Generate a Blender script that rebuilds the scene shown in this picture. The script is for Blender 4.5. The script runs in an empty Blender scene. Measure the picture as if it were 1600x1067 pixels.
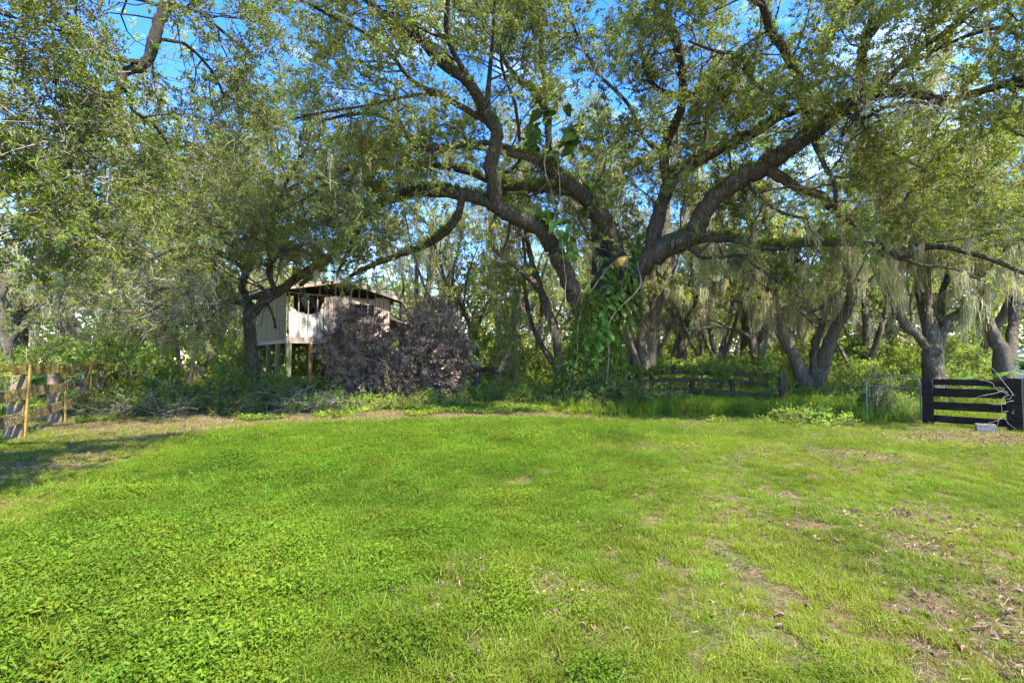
import bpy, math, random
import numpy as np
from mathutils import Vector, Matrix

rng = np.random.default_rng(7)
random.seed(7)
SC = bpy.context.scene
COL = SC.collection

# ------------------------------------------------------------ camera, sky, sun
CAM_H = 1.5
F_PX = 755.0                      # focal length in pixels of the 1600 px wide photograph
HORIZON = 565.0
PITCH = math.atan((HORIZON - 533.5) / F_PX)
cd = bpy.data.cameras.new("camera")
cam = bpy.data.objects.new("camera", cd)
COL.objects.link(cam)
cd.sensor_width = 36.0
cd.lens = F_PX / 1600.0 * 36.0
cd.clip_start = 0.05
cd.clip_end = 2000
cam.location = (0, 0, CAM_H)
cam.rotation_euler = (math.pi / 2 + PITCH, 0, 0)
SC.camera = cam

SUN_EL = math.radians(56)
SUN_AZ = math.radians(128)        # clockwise from +Y (the view direction): right and a little behind the camera
world = bpy.data.worlds.new("World")
SC.world = world
world.use_nodes = True
wn = world.node_tree
wn.nodes.clear()
w_out = wn.nodes.new("ShaderNodeOutputWorld")
w_bg = wn.nodes.new("ShaderNodeBackground")
w_sky = wn.nodes.new("ShaderNodeTexSky")
w_sky.sky_type = 'NISHITA'
w_sky.sun_disc = False
w_sky.sun_elevation = SUN_EL
w_sky.sun_rotation = SUN_AZ
w_sky.air_density = 1.0
w_sky.dust_density = 0.0
w_sky.ozone_density = 2.5
w_bg.inputs['Strength'].default_value = 0.15
w_tc = wn.nodes.new("ShaderNodeTexCoord")
w_map = wn.nodes.new("ShaderNodeMapping")
w_map.inputs['Scale'].default_value = (2.2, 2.2, 6.0)
w_noise = wn.nodes.new("ShaderNodeTexNoise")
w_noise.inputs['Scale'].default_value = 1.7
w_noise.inputs['Detail'].default_value = 7
w_ramp = wn.nodes.new("ShaderNodeValToRGB")
w_ramp.color_ramp.elements[0].position = 0.56
w_ramp.color_ramp.elements[1].position = 0.80
w_hsv = wn.nodes.new("ShaderNodeHueSaturation")
w_hsv.inputs['Saturation'].default_value = 1.36
w_hsv.inputs['Hue'].default_value = 0.518
w_hsv.inputs['Value'].default_value = 0.72
w_mix = wn.nodes.new("ShaderNodeMix")
w_mix.data_type = 'RGBA'
w_mix.inputs[7].default_value = (5.2, 5.6, 6.2, 1)
w_mul = wn.nodes.new("ShaderNodeMath")
w_mul.operation = 'MULTIPLY'
w_mul.inputs[1].default_value = 0.40
L = wn.links
L.new(w_tc.outputs['Generated'], w_map.inputs['Vector'])
L.new(w_map.outputs['Vector'], w_noise.inputs['Vector'])
L.new(w_noise.outputs['Fac'], w_ramp.inputs['Fac'])
L.new(w_ramp.outputs['Color'], w_mul.inputs[0])
L.new(w_sky.outputs['Color'], w_hsv.inputs['Color'])
L.new(w_mul.outputs[0], w_mix.inputs[0])
L.new(w_hsv.outputs['Color'], w_mix.inputs[6])
L.new(w_mix.outputs[2], w_bg.inputs['Color'])
L.new(w_bg.outputs[0], w_out.inputs[0])

sd = bpy.data.lights.new("sun", 'SUN')
sun = bpy.data.objects.new("sun", sd)
COL.objects.link(sun)
sd.energy = 2.7
sd.angle = math.radians(0.6)
sd.color = (1.0, 0.94, 0.84)
s_dir = Vector((math.sin(SUN_AZ) * math.cos(SUN_EL), math.cos(SUN_AZ) * math.cos(SUN_EL), math.sin(SUN_EL)))
sun.rotation_euler = s_dir.to_track_quat('Z', 'Y').to_euler()
sun.location = (20, -10, 40)

SC.view_settings.view_transform = 'Standard'
SC.view_settings.look = 'None'
SC.view_settings.exposure = 2.85
SC.view_settings.gamma = 1.0
SC.render.engine = 'CYCLES'
SC.cycles.max_bounces = 10
SC.cycles.diffuse_bounces = 8
SC.cycles.glossy_bounces = 2
SC.cycles.transmission_bounces = 8
SC.cycles.transparent_max_bounces = 4
SC.cycles.use_adaptive_sampling = True
SC.cycles.adaptive_threshold = 0.02
SC.cycles.use_denoising = True
SC.cycles.sample_clamp_indirect = 6.0


def at(px, py, Y):
    """World point at depth Y seen at a pixel of the 1600x1067 photograph."""
    v = Vector(((px - 800) / F_PX, 1.0, -(py - 533.5) / F_PX))
    c, s = math.cos(PITCH), math.sin(PITCH)
    w = Vector((v.x, c * v.y - s * v.z, s * v.y + c * v.z))
    w *= Y / w.y
    return np.array((w.x, w.y, w.z + CAM_H))


# ------------------------------------------------------------ numeric helpers
def vnoise(x, y, seed=0):
    """smooth value noise, 0..1, on arrays"""
    x = np.asarray(x, float); y = np.asarray(y, float)
    xi = np.floor(x).astype(np.int64); yi = np.floor(y).astype(np.int64)
    xf = x - xi; yf = y - yi
    u = xf * xf * (3 - 2 * xf); v = yf * yf * (3 - 2 * yf)

    def h(a, b):
        n = (a * 374761393 + b * 668265263 + seed * 974634777) & 0xffffffff
        n = ((n ^ (n >> 13)) * 1274126177) & 0xffffffff
        return ((n ^ (n >> 16)) & 0xffff) / 65535.0
    return (h(xi, yi) * (1 - u) + h(xi + 1, yi) * u) * (1 - v) + (h(xi, yi + 1) * (1 - u) + h(xi + 1, yi + 1) * u) * v


def fbm(x, y, seed=0, octaves=3):
    t = 0; a = 0.5; s = 0
    for k in range(octaves):
        t = t + a * vnoise(np.asarray(x) * 2 ** k, np.asarray(y) * 2 ** k, seed + k)
        s += a; a *= 0.5
    return t / s


def gh(x, y):
    """height of the ground"""
    x = np.asarray(x, float); y = np.asarray(y, float)
    z = (fbm(x * 0.35, y * 0.35, 3) - 0.5) * 0.16
    z = z + 0.10 * np.exp(-((x + 2.3) ** 2 / 3.0 + (y - 3.0) ** 2 / 2.0))
    z = z + 0.08 * np.exp(-((x + 0.5) ** 2 / 30.0 + (y - 8.5) ** 2 / 5.0))
    z = z + 0.16 * np.exp(-((x + 1.5) ** 2 / 18.0 + (y - 9.0) ** 2 / 7.0)) + 0.035 * (fbm(x * 2.2, y * 2.2, 9, 2) - .5)
    return z * np.clip(1.3 - np.hypot(x, y) / 120, 0, 1)


def hit_ground(px, py):
    """ground point under a pixel of the photograph"""
    Y = CAM_H * F_PX / max(py - HORIZON, 3)
    return np.array(((px - 800) / F_PX * Y, Y, float(gh((px - 800) / F_PX * Y, Y))))


# ------------------------------------------------------------ materials
def new_mat(name):
    m = bpy.data.materials.new(name)
    m.use_nodes = True
    nt = m.node_tree
    nt.nodes.clear()
    return m, nt, nt.nodes, nt.links


def mixc(N, K, fac, a, b):
    n = N.new("ShaderNodeMix"); n.data_type = 'RGBA'
    for sock, val in ((n.inputs[0], fac), (n.inputs[6], a), (n.inputs[7], b)):
        if hasattr(val, 'is_output') or isinstance(val, bpy.types.NodeSocket):
            K.new(val, sock)
        elif isinstance(val, (int, float)):
            sock.default_value = val
        else:
            sock.default_value = (*val, 1)
    return n.outputs[2]


def noise_ramp(N, K, vec, scale, lo, hi, detail=4, rough=0.55):
    n = N.new("ShaderNodeTexNoise"); n.inputs['Scale'].default_value = scale
    n.inputs['Detail'].default_value = detail; n.inputs['Roughness'].default_value = rough
    if vec is not None: K.new(vec, n.inputs['Vector'])
    r = N.new("ShaderNodeMapRange")
    r.inputs['From Min'].default_value = lo; r.inputs['From Max'].default_value = hi
    K.new(n.outputs['Fac'], r.inputs['Value'])
    return r.outputs[0]


def foliage_mat(name, ca, cb, trans=0.42, tint=(1.12, 1.12, 0.7), rough=0.58, spec=0.16, noise_scale=0.5, vary=0.28, cc=None, cc_amt=0.0):
    """leaf: two colours mixed by the per-instance 'tone', varied by random and a large scale noise"""
    m, nt, N, K = new_mat(name)
    out = N.new("ShaderNodeOutputMaterial")
    att = N.new("ShaderNodeAttribute"); att.attribute_type = 'INSTANCER'; att.attribute_name = 'tone'
    geo = N.new("ShaderNodeNewGeometry")
    oi = N.new("ShaderNodeObjectInfo")
    col = mixc(N, K, att.outputs['Fac'], ca, cb)
    if cc is not None:
        f = noise_ramp(N, K, geo.outputs['Position'], 30, 0.62 - cc_amt, 0.66 - cc_amt + 0.05, 1)
        col = mixc(N, K, f, col, cc)
    hs = N.new("ShaderNodeHueSaturation")
    mr = N.new("ShaderNodeMapRange"); mr.inputs['To Min'].default_value = 1 - vary; mr.inputs['To Max'].default_value = 1 + vary
    K.new(oi.outputs['Random'], mr.inputs['Value'])
    nf = noise_ramp(N, K, geo.outputs['Position'], noise_scale, 0.3, 0.7, 2)
    mu = N.new("ShaderNodeMath"); mu.operation = 'MULTIPLY'
    m2 = N.new("ShaderNodeMapRange"); m2.inputs['To Min'].default_value = 0.8; m2.inputs['To Max'].default_value = 1.25
    K.new(nf, m2.inputs['Value'])
    K.new(mr.outputs[0], mu.inputs[0]); K.new(m2.outputs[0], mu.inputs[1])
    K.new(mu.outputs[0], hs.inputs['Value'])
    h2 = N.new("ShaderNodeMapRange"); h2.inputs['To Min'].default_value = 0.475; h2.inputs['To Max'].default_value = 0.52
    K.new(oi.outputs['Random'], h2.inputs['Value']); K.new(h2.outputs[0], hs.inputs['Hue'])
    K.new(col, hs.inputs['Color'])
    col = hs.outputs['Color']
    p = N.new("ShaderNodeBsdfPrincipled"); p.inputs['Roughness'].default_value = rough
    p.inputs['Specular IOR Level'].default_value = spec
    K.new(col, p.inputs['Base Color'])
    t = N.new("ShaderNodeBsdfTranslucent")
    tc = N.new("ShaderNodeMix"); tc.data_type = 'RGBA'; tc.blend_type = 'MULTIPLY'; tc.inputs[0].default_value = 1
    tc.inputs[7].default_value = (*tint, 1); K.new(col, tc.inputs[6])
    K.new(tc.outputs[2], t.inputs['Color'])
    mx = N.new("ShaderNodeMixShader"); mx.inputs[0].default_value = trans
    K.new(p.outputs[0], mx.inputs[1]); K.new(t.outputs[0], mx.inputs[2]); K.new(mx.outputs[0], out.inputs[0])
    return m


def bark_mat(name, dark, light, moss=(0.07, 0.10, 0.025), moss_amt=0.6, lichen=(0.32, 0.33, 0.27), scale=1.0):
    m, nt, N, K = new_mat(name)
    out = N.new("ShaderNodeOutputMaterial")
    tc = N.new("ShaderNodeTexCoord"); geo = N.new("ShaderNodeNewGeometry")
    mp = N.new("ShaderNodeMapping"); mp.inputs['Scale'].default_value = (1, 1, 0.28)
    K.new(tc.outputs['Object'], mp.inputs['Vector'])
    f = noise_ramp(N, K, mp.outputs[0], 13 * scale, 0.38, 0.62, 8, 0.75)
    col = mixc(N, K, f, dark, light)
    big = noise_ramp(N, K, tc.outputs['Object'], 1.3, 0.4, 0.65, 3)
    col = mixc(N, K, big, col, tuple(0.5 * (a + b) * 1.15 for a, b in zip(dark, light)))
    lf = noise_ramp(N, K, tc.outputs['Object'], 7, 0.60, 0.66, 5, 0.7)
    lm = N.new("ShaderNodeMath"); lm.operation = 'MULTIPLY'; lm.inputs[1].default_value = 0.75
    K.new(lf, lm.inputs[0])
    col = mixc(N, K, lm.outputs[0], col, lichen)
    sep = N.new("ShaderNodeSeparateXYZ"); K.new(geo.outputs['Normal'], sep.inputs[0])
    up = N.new("ShaderNodeMapRange"); up.inputs['From Min'].default_value = -0.1; up.inputs['From Max'].default_value = 0.7
    K.new(sep.outputs['Z'], up.inputs['Value'])
    mf = noise_ramp(N, K, tc.outputs['Object'], 5, 0.38, 0.6, 5)
    mm = N.new("ShaderNodeMath"); mm.operation = 'MULTIPLY'; K.new(up.outputs[0], mm.inputs[0]); K.new(mf, mm.inputs[1])
    m3 = N.new("ShaderNodeMath"); m3.operation = 'MULTIPLY'; m3.inputs[1].default_value = moss_amt; K.new(mm.outputs[0], m3.inputs[0])
    col = mixc(N, K, m3.outputs[0], col, moss)
    p = N.new("ShaderNodeBsdfPrincipled"); p.inputs['Roughness'].default_value = 0.92
    p.inputs['Specular IOR Level'].default_value = 0.15
    K.new(col, p.inputs['Base Color'])
    b = N.new("ShaderNodeBump"); b.inputs['Strength'].default_value = 1.0; b.inputs['Distance'].default_value = 0.09
    K.new(f, b.inputs['Height']); K.new(b.outputs[0], p.inputs['Normal'])
    K.new(p.outputs[0], out.inputs[0])
    return m


def wood_mat(name, ca, cb, stain=None, stain_lo=0.5, spots=None, spots_lo=0.6, grain=(3, 3, 22), bump=0.4, rough=0.9):
    """weathered timber: streaky grain, patches of stain, speckles of lichen"""
    m, nt, N, K = new_mat(name)
    out = N.new("ShaderNodeOutputMaterial")
    tc = N.new("ShaderNodeTexCoord")
    mp = N.new("ShaderNodeMapping"); mp.inputs['Scale'].default_value = grain
    K.new(tc.outputs['Object'], mp.inputs['Vector'])
    f = noise_ramp(N, K, mp.outputs[0], 2.0, 0.3, 0.7, 6, 0.65)
    col = mixc(N, K, f, ca, cb)
    if stain:
        s = noise_ramp(N, K, tc.outputs['Object'], 2.2, stain_lo, stain_lo + 0.14, 5, 0.65)
        col = mixc(N, K, s, col, stain)
    if spots:
        s = noise_ramp(N, K, tc.outputs['Object'], 17, spots_lo, spots_lo + 0.04, 3, 0.6)
        col = mixc(N, K, s, col, spots)
    p = N.new("ShaderNodeBsdfPrincipled"); p.inputs['Roughness'].default_value = rough
    p.inputs['Specular IOR Level'].default_value = 0.12
    K.new(col, p.inputs['Base Color'])
    b = N.new("ShaderNodeBump"); b.inputs['Strength'].default_value = bump; b.inputs['Distance'].default_value = 0.01
    K.new(f, b.inputs['Height']); K.new(b.outputs[0], p.inputs['Normal'])
    K.new(p.outputs[0], out.inputs[0])
    return m


def plain_mat(name, ca, cb, scale=8, rough=0.8, metallic=0.0, bump=0.3):
    m, nt, N, K = new_mat(name)
    out = N.new("ShaderNodeOutputMaterial")
    tc = N.new("ShaderNodeTexCoord")
    f = noise_ramp(N, K, tc.outputs['Object'], scale, 0.32, 0.68, 5)
    col = mixc(N, K, f, ca, cb)
    p = N.new("ShaderNodeBsdfPrincipled"); p.inputs['Roughness'].default_value = rough
    p.inputs['Metallic'].default_value = metallic
    K.new(col, p.inputs['Base Color'])
    b = N.new("ShaderNodeBump"); b.inputs['Strength'].default_value = bump; b.inputs['Distance'].default_value = 0.01
    K.new(f, b.inputs['Height']); K.new(b.outputs[0], p.inputs['Normal'])
    K.new(p.outputs[0], out.inputs[0])
    return m


M = {}
M['oak_leaf'] = foliage_mat('oak_leaf', (0.15, 0.195, 0.035), (0.29, 0.335, 0.055), 0.5)
M['oak_leaf_grey'] = foliage_mat('oak_leaf_grey', (0.16, 0.20, 0.04), (0.30, 0.34, 0.07), 0.5)
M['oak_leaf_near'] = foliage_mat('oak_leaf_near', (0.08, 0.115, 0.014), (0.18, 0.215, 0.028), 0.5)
M['far_leaf'] = foliage_mat('far_leaf', (0.20, 0.23, 0.042), (0.36, 0.39, 0.065), 0.5)
M['bush_leaf'] = foliage_mat('bush_leaf', (0.13, 0.19, 0.035), (0.34, 0.40, 0.065), 0.5)
M['under_leaf'] = foliage_mat('under_leaf', (0.12, 0.165, 0.028), (0.28, 0.36, 0.04), 0.5)
M['purple_leaf'] = foliage_mat('purple_leaf', (0.13, 0.075, 0.058), (0.36, 0.24, 0.19), 0.25, (1.2, 0.8, 0.8), 0.35, 0.5, cc=(0.09, 0.12, 0.035), cc_amt=0.08)
M['vine_leaf'] = foliage_mat('vine_leaf', (0.07, 0.125, 0.016), (0.14, 0.21, 0.03), 0.35, rough=0.6, spec=0.15)
M['grass'] = foliage_mat('grass', (0.105, 0.190, 0.012), (0.225, 0.25, 0.028), 0.47, (1.1, 1.1, 0.5), noise_scale=0.9, vary=0.22)
M['clover'] = foliage_mat('clover', (0.092, 0.172, 0.010), (0.155, 0.22, 0.014), 0.45, (1.1, 1.1, 0.5), noise_scale=0.9, vary=0.2)
M['straw'] = foliage_mat('straw', (0.34, 0.27, 0.12), (0.22, 0.16, 0.08), 0.3, (1, 1, 1))
M['dead_leaf'] = foliage_mat('dead_leaf', (0.17, 0.10, 0.055), (0.32, 0.22, 0.13), 0.2, (1, 0.9, 0.7))
M['moss'] = foliage_mat('moss', (0.30, 0.32, 0.20), (0.50, 0.45, 0.26), 0.45, (1.05, 1.05, 0.85), 0.9, 0.1)
M['palm_leaf'] = foliage_mat('palm_leaf', (0.09, 0.17, 0.03), (0.16, 0.27, 0.05), 0.35, rough=0.5, spec=.25)
M['twig'] = plain_mat('twig', (0.10, 0.08, 0.055), (0.20, 0.17, 0.125), 6)
M['bark'] = bark_mat('bark', (0.026, 0.021, 0.015), (0.20, 0.16, 0.118), moss_amt=.85)
M['bark_far'] = bark_mat('bark_far', (0.07, 0.058, 0.042), (0.29, 0.245, 0.18), moss_amt=0.4)
M['bark_red'] = bark_mat('bark_red', (0.07, 0.038, 0.022), (0.22, 0.13, 0.08), moss_amt=0.2)


# ------------------------------------------------------------ object helpers
def mesh_np(name, V, F, mats, midx=None, smooth=False):
    """V (n,3), F list/array of equal-length faces, or list of such arrays"""
    me = bpy.data.meshes.new(name)
    V = np.asarray(V, np.float32)
    if not isinstance(F, list): F = [F]
    F = [np.asarray(f, np.int32) for f in F if len(f)]
    me.vertices.add(len(V)); me.vertices.foreach_set('co', V.ravel())
    if F:
        loops = np.concatenate([f.ravel() for f in F])
        sizes = np.concatenate([np.full(len(f), f.shape[1], np.int32) for f in F])
        starts = np.concatenate([[0], np.cumsum(sizes)[:-1]]).astype(np.int32)
        me.loops.add(len(loops)); me.loops.foreach_set('vertex_index', loops)
        me.polygons.add(len(sizes)); me.polygons.foreach_set('loop_start', starts)
        me.polygons.foreach_set('use_smooth', np.full(len(sizes), bool(smooth)))
        if midx is not None: me.polygons.foreach_set('material_index', np.asarray(midx, np.int32))
    for m in (mats if isinstance(mats, (list, tuple)) else [mats]): me.materials.append(m)
    me.update(calc_edges=True)
    return me


def link(name, data, parent=None, loc=None, kind=None):
    o = bpy.data.objects.new(name, data); COL.objects.link(o)
    if parent is not None: o.parent = parent
    if loc is not None: o.location = loc
    if kind: o['kind'] = kind
    return o


def tag(o, label=None, cat=None, group=None, kind=None):
    if label: o['label'] = label
    if cat: o['category'] = cat
    if group: o['group'] = group
    if kind: o['kind'] = kind
    return o


def thing(name, label, cat, loc=(0, 0, 0), group=None, rotz=0.0):
    o = bpy.data.objects.new(name, None); COL.objects.link(o)
    o.location = loc; o.rotation_euler = (0, 0, rotz); o.empty_display_size = 0.2
    return tag(o, label, cat, group)


def dup(root, loc, rotz=0.0, scale=1.0, label=None):
    r = root.copy(); COL.objects.link(r)
    r.location = loc; r.rotation_euler = (0, 0, rotz)
    r.scale = (scale, scale, scale) if isinstance(scale, (int, float)) else scale
    if label: r['label'] = label
    for ch in list(root.children):
        c = ch.copy(); COL.objects.link(c); c.parent = r
        for g in list(ch.children):
            d = g.copy(); COL.objects.link(d); d.parent = c
    return r


BOXF = np.array([(0, 3, 2, 1), (4, 5, 6, 7), (0, 1, 5, 4), (1, 2, 6, 5), (2, 3, 7, 6), (3, 0, 4, 7)])


class Geo:
    """collects prisms and tubes for one mesh"""
    def __init__(s): s.V = []; s.F = []; s.n = 0

    def add(s, V, F):
        s.V.append(np.asarray(V, float)); s.F.append(np.asarray(F) + s.n); s.n += len(V)

    def box(s, c, ax, ay, az):
        """centre and three half-axis vectors"""
        c, ax, ay, az = (np.asarray(v, float) for v in (c, ax, ay, az))
        V = [c + i * ax + j * ay + k * az for k in (-1, 1) for i, j in ((-1, -1), (1, -1), (1, 1), (-1, 1))]
        s.add(V, BOXF)

    def board(s, p0, p1, h, t, up=(0, 0, 1), seg=6, wob=0.0, taper=1.0):
        """a sawn board from p0 to p1, h tall (along up), t thick, with slight warp and uneven edges"""
        p0 = np.asarray(p0, float); p1 = np.asarray(p1, float); d = p1 - p0; d /= np.linalg.norm(d)
        up = np.asarray(up, float); up = up - d * up.dot(d); up /= np.linalg.norm(up); sd_ = np.cross(d, up)
        V = []; F = []
        ph = rng.uniform(0, 6.28, 3)
        for i in range(seg + 1):
            u = i / seg; c = p0 + (p1 - p0) * u + up * wob * math.sin(u * 3 + ph[0]) * 0.6 + sd_ * wob * math.sin(u * 4 + ph[1])
            hh = h * (1 + (taper - 1) * u)
            jt = rng.uniform(-1, 1, 4) * wob * 0.3
            for k, (a, b) in enumerate(((-1, -1), (1, -1), (1, 1), (-1, 1))):
                V.append(c + sd_ * a * t / 2 + up * (b * hh / 2 + jt[k]))
            if i:
                o = (i - 1) * 4
                for k in range(4): F.append((o + k, o + (k + 1) % 4, o + 4 + (k + 1) % 4, o + 4 + k))
        F.append((3, 2, 1, 0)); n = seg * 4; F.append((n, n + 1, n + 2, n + 3))
        s.add(V, F)

    def tube(s, P, R, sides=6, rough=0.0, cap=True):
        P = np.asarray(P, float); R = np.asarray(R, float); n = len(P)
        T = np.gradient(P, axis=0); T /= np.maximum(np.linalg.norm(T, axis=1, keepdims=True), 1e-9)
        u = np.cross(T[0], (0.0, 0.0, 1.0) if abs(T[0][2]) < 0.9 else (1.0, 0, 0)); u /= np.linalg.norm(u)
        U = np.empty((n, 3)); U[0] = u
        for i in range(1, n):
            u = u - T[i] * u.dot(T[i]); u /= max(np.linalg.norm(u), 1e-9); U[i] = u
        W = np.cross(T, U)
        a = np.linspace(0, 2 * np.pi, sides, endpoint=False)
        rad = np.repeat(R[:, None], sides, 1)
        if rough > 0:
            si = np.arange(n)[:, None]
            k = np.zeros((n, sides))
            for q in range(4):
                k += np.sin(a[None] * rng.integers(1, 5) + si * rng.uniform(0.15, 1.1) + rng.uniform(0, 6.28)) * 0.4
            k += rng.uniform(-0.5, 0.5, (n, sides))
            rad = rad * (1 + rough * k)
        V = P[:, None] + (U[:, None] * np.cos(a)[None, :, None] + W[:, None] * np.sin(a)[None, :, None]) * rad[..., None]
        i = np.arange(n - 1)[:, None] * sides; j = np.arange(sides)[None]; j2 = (j + 1) % sides
        F = np.stack([i + j, i + j2, i + sides + j2, i + sides + j], -1).reshape(-1, 4)
        s.add(V.reshape(-1, 3), F)

    def leafq(s, P, D, Nn, Lh, W):
        pass

    def mesh(s, name, mats, smooth=False, origin=(0, 0, 0)):
        if not s.V: return mesh_np(name, np.zeros((0, 3)), [], mats)
        V = np.concatenate(s.V) - np.asarray(origin)[None]
        fs = {}
        for f in s.F: fs.setdefault(f.shape[1], []).append(f)
        return mesh_np(name, V, [np.concatenate(v) for v in fs.values()], mats, smooth=smooth)

    def obj(s, name, mats, parent=None, smooth=False):
        """geometry given in world coordinates; the parent is only moved, never turned"""
        if parent is not None:
            return link(name, s.mesh(name, mats, smooth, origin=parent.location), parent)
        V = np.concatenate(s.V); c = V.mean(0); c[2] = V[:, 2].min()
        return link(name, s.mesh(name, mats, smooth, origin=c), None, c)


def sub(name, fn, mats, parent, smooth=False, **kw):
    g = Geo(); fn(g); return g.obj(name, mats, parent, smooth)


# ------------------------------------------------------------ leaves and tufts that crowns and ground cover are made of
def leaf_shape(Lh, W, fold=0.25, curl=0.15):
    """six points, two quads folded along the midrib; along +X, normal +Z"""
    return (np.array([(0, 0, 0), (Lh * .3, W * .5, W * fold), (Lh * .72, W * .42, W * fold * .9), (Lh, 0, -Lh * curl), (Lh * .72, -W * .42, W * fold * .9), (Lh * .3, -W * .5, W * fold)]),
            np.array([(0, 3, 2, 1), (0, 5, 4, 3)]))


def rot_to(d, roll):
    d = np.asarray(d, float); d = d / np.linalg.norm(d)
    yaw = math.atan2(d[1], d[0]); p = math.asin(max(-1, min(1, d[2])))
    R = Matrix.Rotation(yaw, 3, 'Z') @ Matrix.Rotation(-p, 3, 'Y') @ Matrix.Rotation(roll, 3, 'X')
    return np.array(R)


def spray_mesh(name, leaf_mat, n=34, length=0.5, spread=0.22, leaf=(0.06, 0.026), stems=True, side=4, seed=1, roll=1.0, droop=0.0):
    r = np.random.default_rng(seed)
    V = []; F = []; MI = []; c = 0
    axes = [((0, 0, 0), np.array((length, 0, -droop * length)))]
    for k in range(side):
        b = np.array((length * r.uniform(.1, .75), 0, 0)); a = r.uniform(0, 6.28)
        e = b + np.array((length * r.uniform(.15, .4), math.cos(a) * spread * r.uniform(.6, 1.2), math.sin(a) * spread * r.uniform(.3, .9)))
        axes.append((b, e - b))
    g = Geo()
    if stems:
        for b, d in axes:
            P = [np.asarray(b), np.asarray(b) + d * .5 + r.normal(0, .01, 3), np.asarray(b) + d]
            g.tube(P, [0.006, 0.004, 0.002], 3)
        sv = np.concatenate(g.V); sf = np.concatenate(g.F)
        V.append(sv); F.append(sf); MI += [1] * len(sf); c += len(sv)
    for i in range(n):
        b, d = axes[r.integers(0, len(axes))]
        t = r.uniform(0.1, 1.05)
        pos = np.asarray(b) + d * t + r.normal(0, 0.012, 3)
        ld = d / np.linalg.norm(d) * 0.6 + r.normal(0, 0.7, 3)
        ls = r.uniform(0.7, 1.25)
        lv, lf = leaf_shape(leaf[0] * ls, leaf[1] * ls, r.uniform(.05, .35), r.uniform(-.1, .3))
        R = rot_to(ld, r.normal(0, roll))
        V.append(lv @ R.T + pos); F.append(lf + c); MI += [0, 0]; c += 6
    return mesh_np(name, np.concatenate(V), np.concatenate(F), [leaf_mat, M['twig']], MI)


def tuft_mesh(name, mat, n=18, h=0.07, w=0.005, spread=0.05, lean=0.6, seed=1, seg=2):
    """grass tuft: curved tapering blades"""
    r = np.random.default_rng(seed); V = []; F = []; c = 0
    for i in range(n):
        a = r.uniform(0, 6.28); b = np.array((math.cos(a), math.sin(a), 0)); s = np.array((-b[1], b[0], 0))
        p0 = np.append(r.normal(0, spread * .5, 2), -0.005); hh = h * r.uniform(.5, 1.2); ln = r.uniform(.15, 1) * lean
        ww = w * r.uniform(.7, 1.3); pts = []
        for k in range(seg + 1):
            u = k / seg
            pts.append(p0 + b * hh * ln * u ** 1.7 + np.array((0, 0, hh * (u - 0.35 * ln * u * u))))
        for k, p in enumerate(pts):
            wk = ww * (1 - 0.75 * (k / seg) ** 1.5)
            V += [p - s * wk, p + s * wk]
            if k: F.append((c + 2 * k - 2, c + 2 * k - 1, c + 2 * k + 1, c + 2 * k))
        c += 2 * (seg + 1)
    return mesh_np(name, np.array(V), np.array(F), [mat])


def rosette_mesh(name, mat, n=16, rad=0.05, h=0.05, leaf=(0.022, 0.018), seed=1, tilt=0.5):
    """small broad-leaved ground cover: leaflets held flat at different heights"""
    r = np.random.default_rng(seed); V = []; F = []; c = 0
    for i in range(n):
        a = r.uniform(0, 6.28); q = rad * math.sqrt(r.uniform(0, 1))
        pos = np.array((math.cos(a) * q, math.sin(a) * q, h * r.uniform(.25, 1)))
        ls = r.uniform(.7, 1.3); lv, lf = leaf_shape(leaf[0] * ls, leaf[1] * ls, .15, .15)
        a2 = r.uniform(0, 6.28); R = rot_to((math.cos(a2), math.sin(a2), r.normal(0, tilt)), r.normal(0, tilt))
        V.append(lv @ R.T + pos); F.append(lf + c); c += 6
    return mesh_np(name, np.concatenate(V), np.concatenate(F), [mat])


def moss_mesh(name, n=26, length=1.0, rad=0.16, w=0.012, seed=1, seg=5):
    r = np.random.default_rng(seed); V = []; F = []; c = 0
    for i in range(n):
        a = r.uniform(0, 6.28); q = rad * math.sqrt(r.uniform(0, 1)); p = np.array((math.cos(a) * q, math.sin(a) * q, r.uniform(-.05, .05)))
        l = length * r.uniform(.25, 1) * (1 - 0.5 * q / rad); a2 = r.uniform(0, 6.28); s = np.array((math.cos(a2), math.sin(a2), 0))
        for k in range(seg + 1):
            u = k / seg; wk = w * (1.0 - 0.6 * u) * (0.7 + 0.6 * r.uniform()); V += [p - s * wk, p + s * wk]
            if k: F.append((c + 2 * k - 2, c + 2 * k - 1, c + 2 * k + 1, c + 2 * k))
            p = p + np.array((r.normal(0, .03), r.normal(0, .03), -l / seg * r.uniform(.8, 1.15))); p[:2] *= .95
        c += 2 * (seg + 1)
    return mesh_np(name, np.array(V), np.array(F), [M['moss']])


_groups = {}


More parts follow.
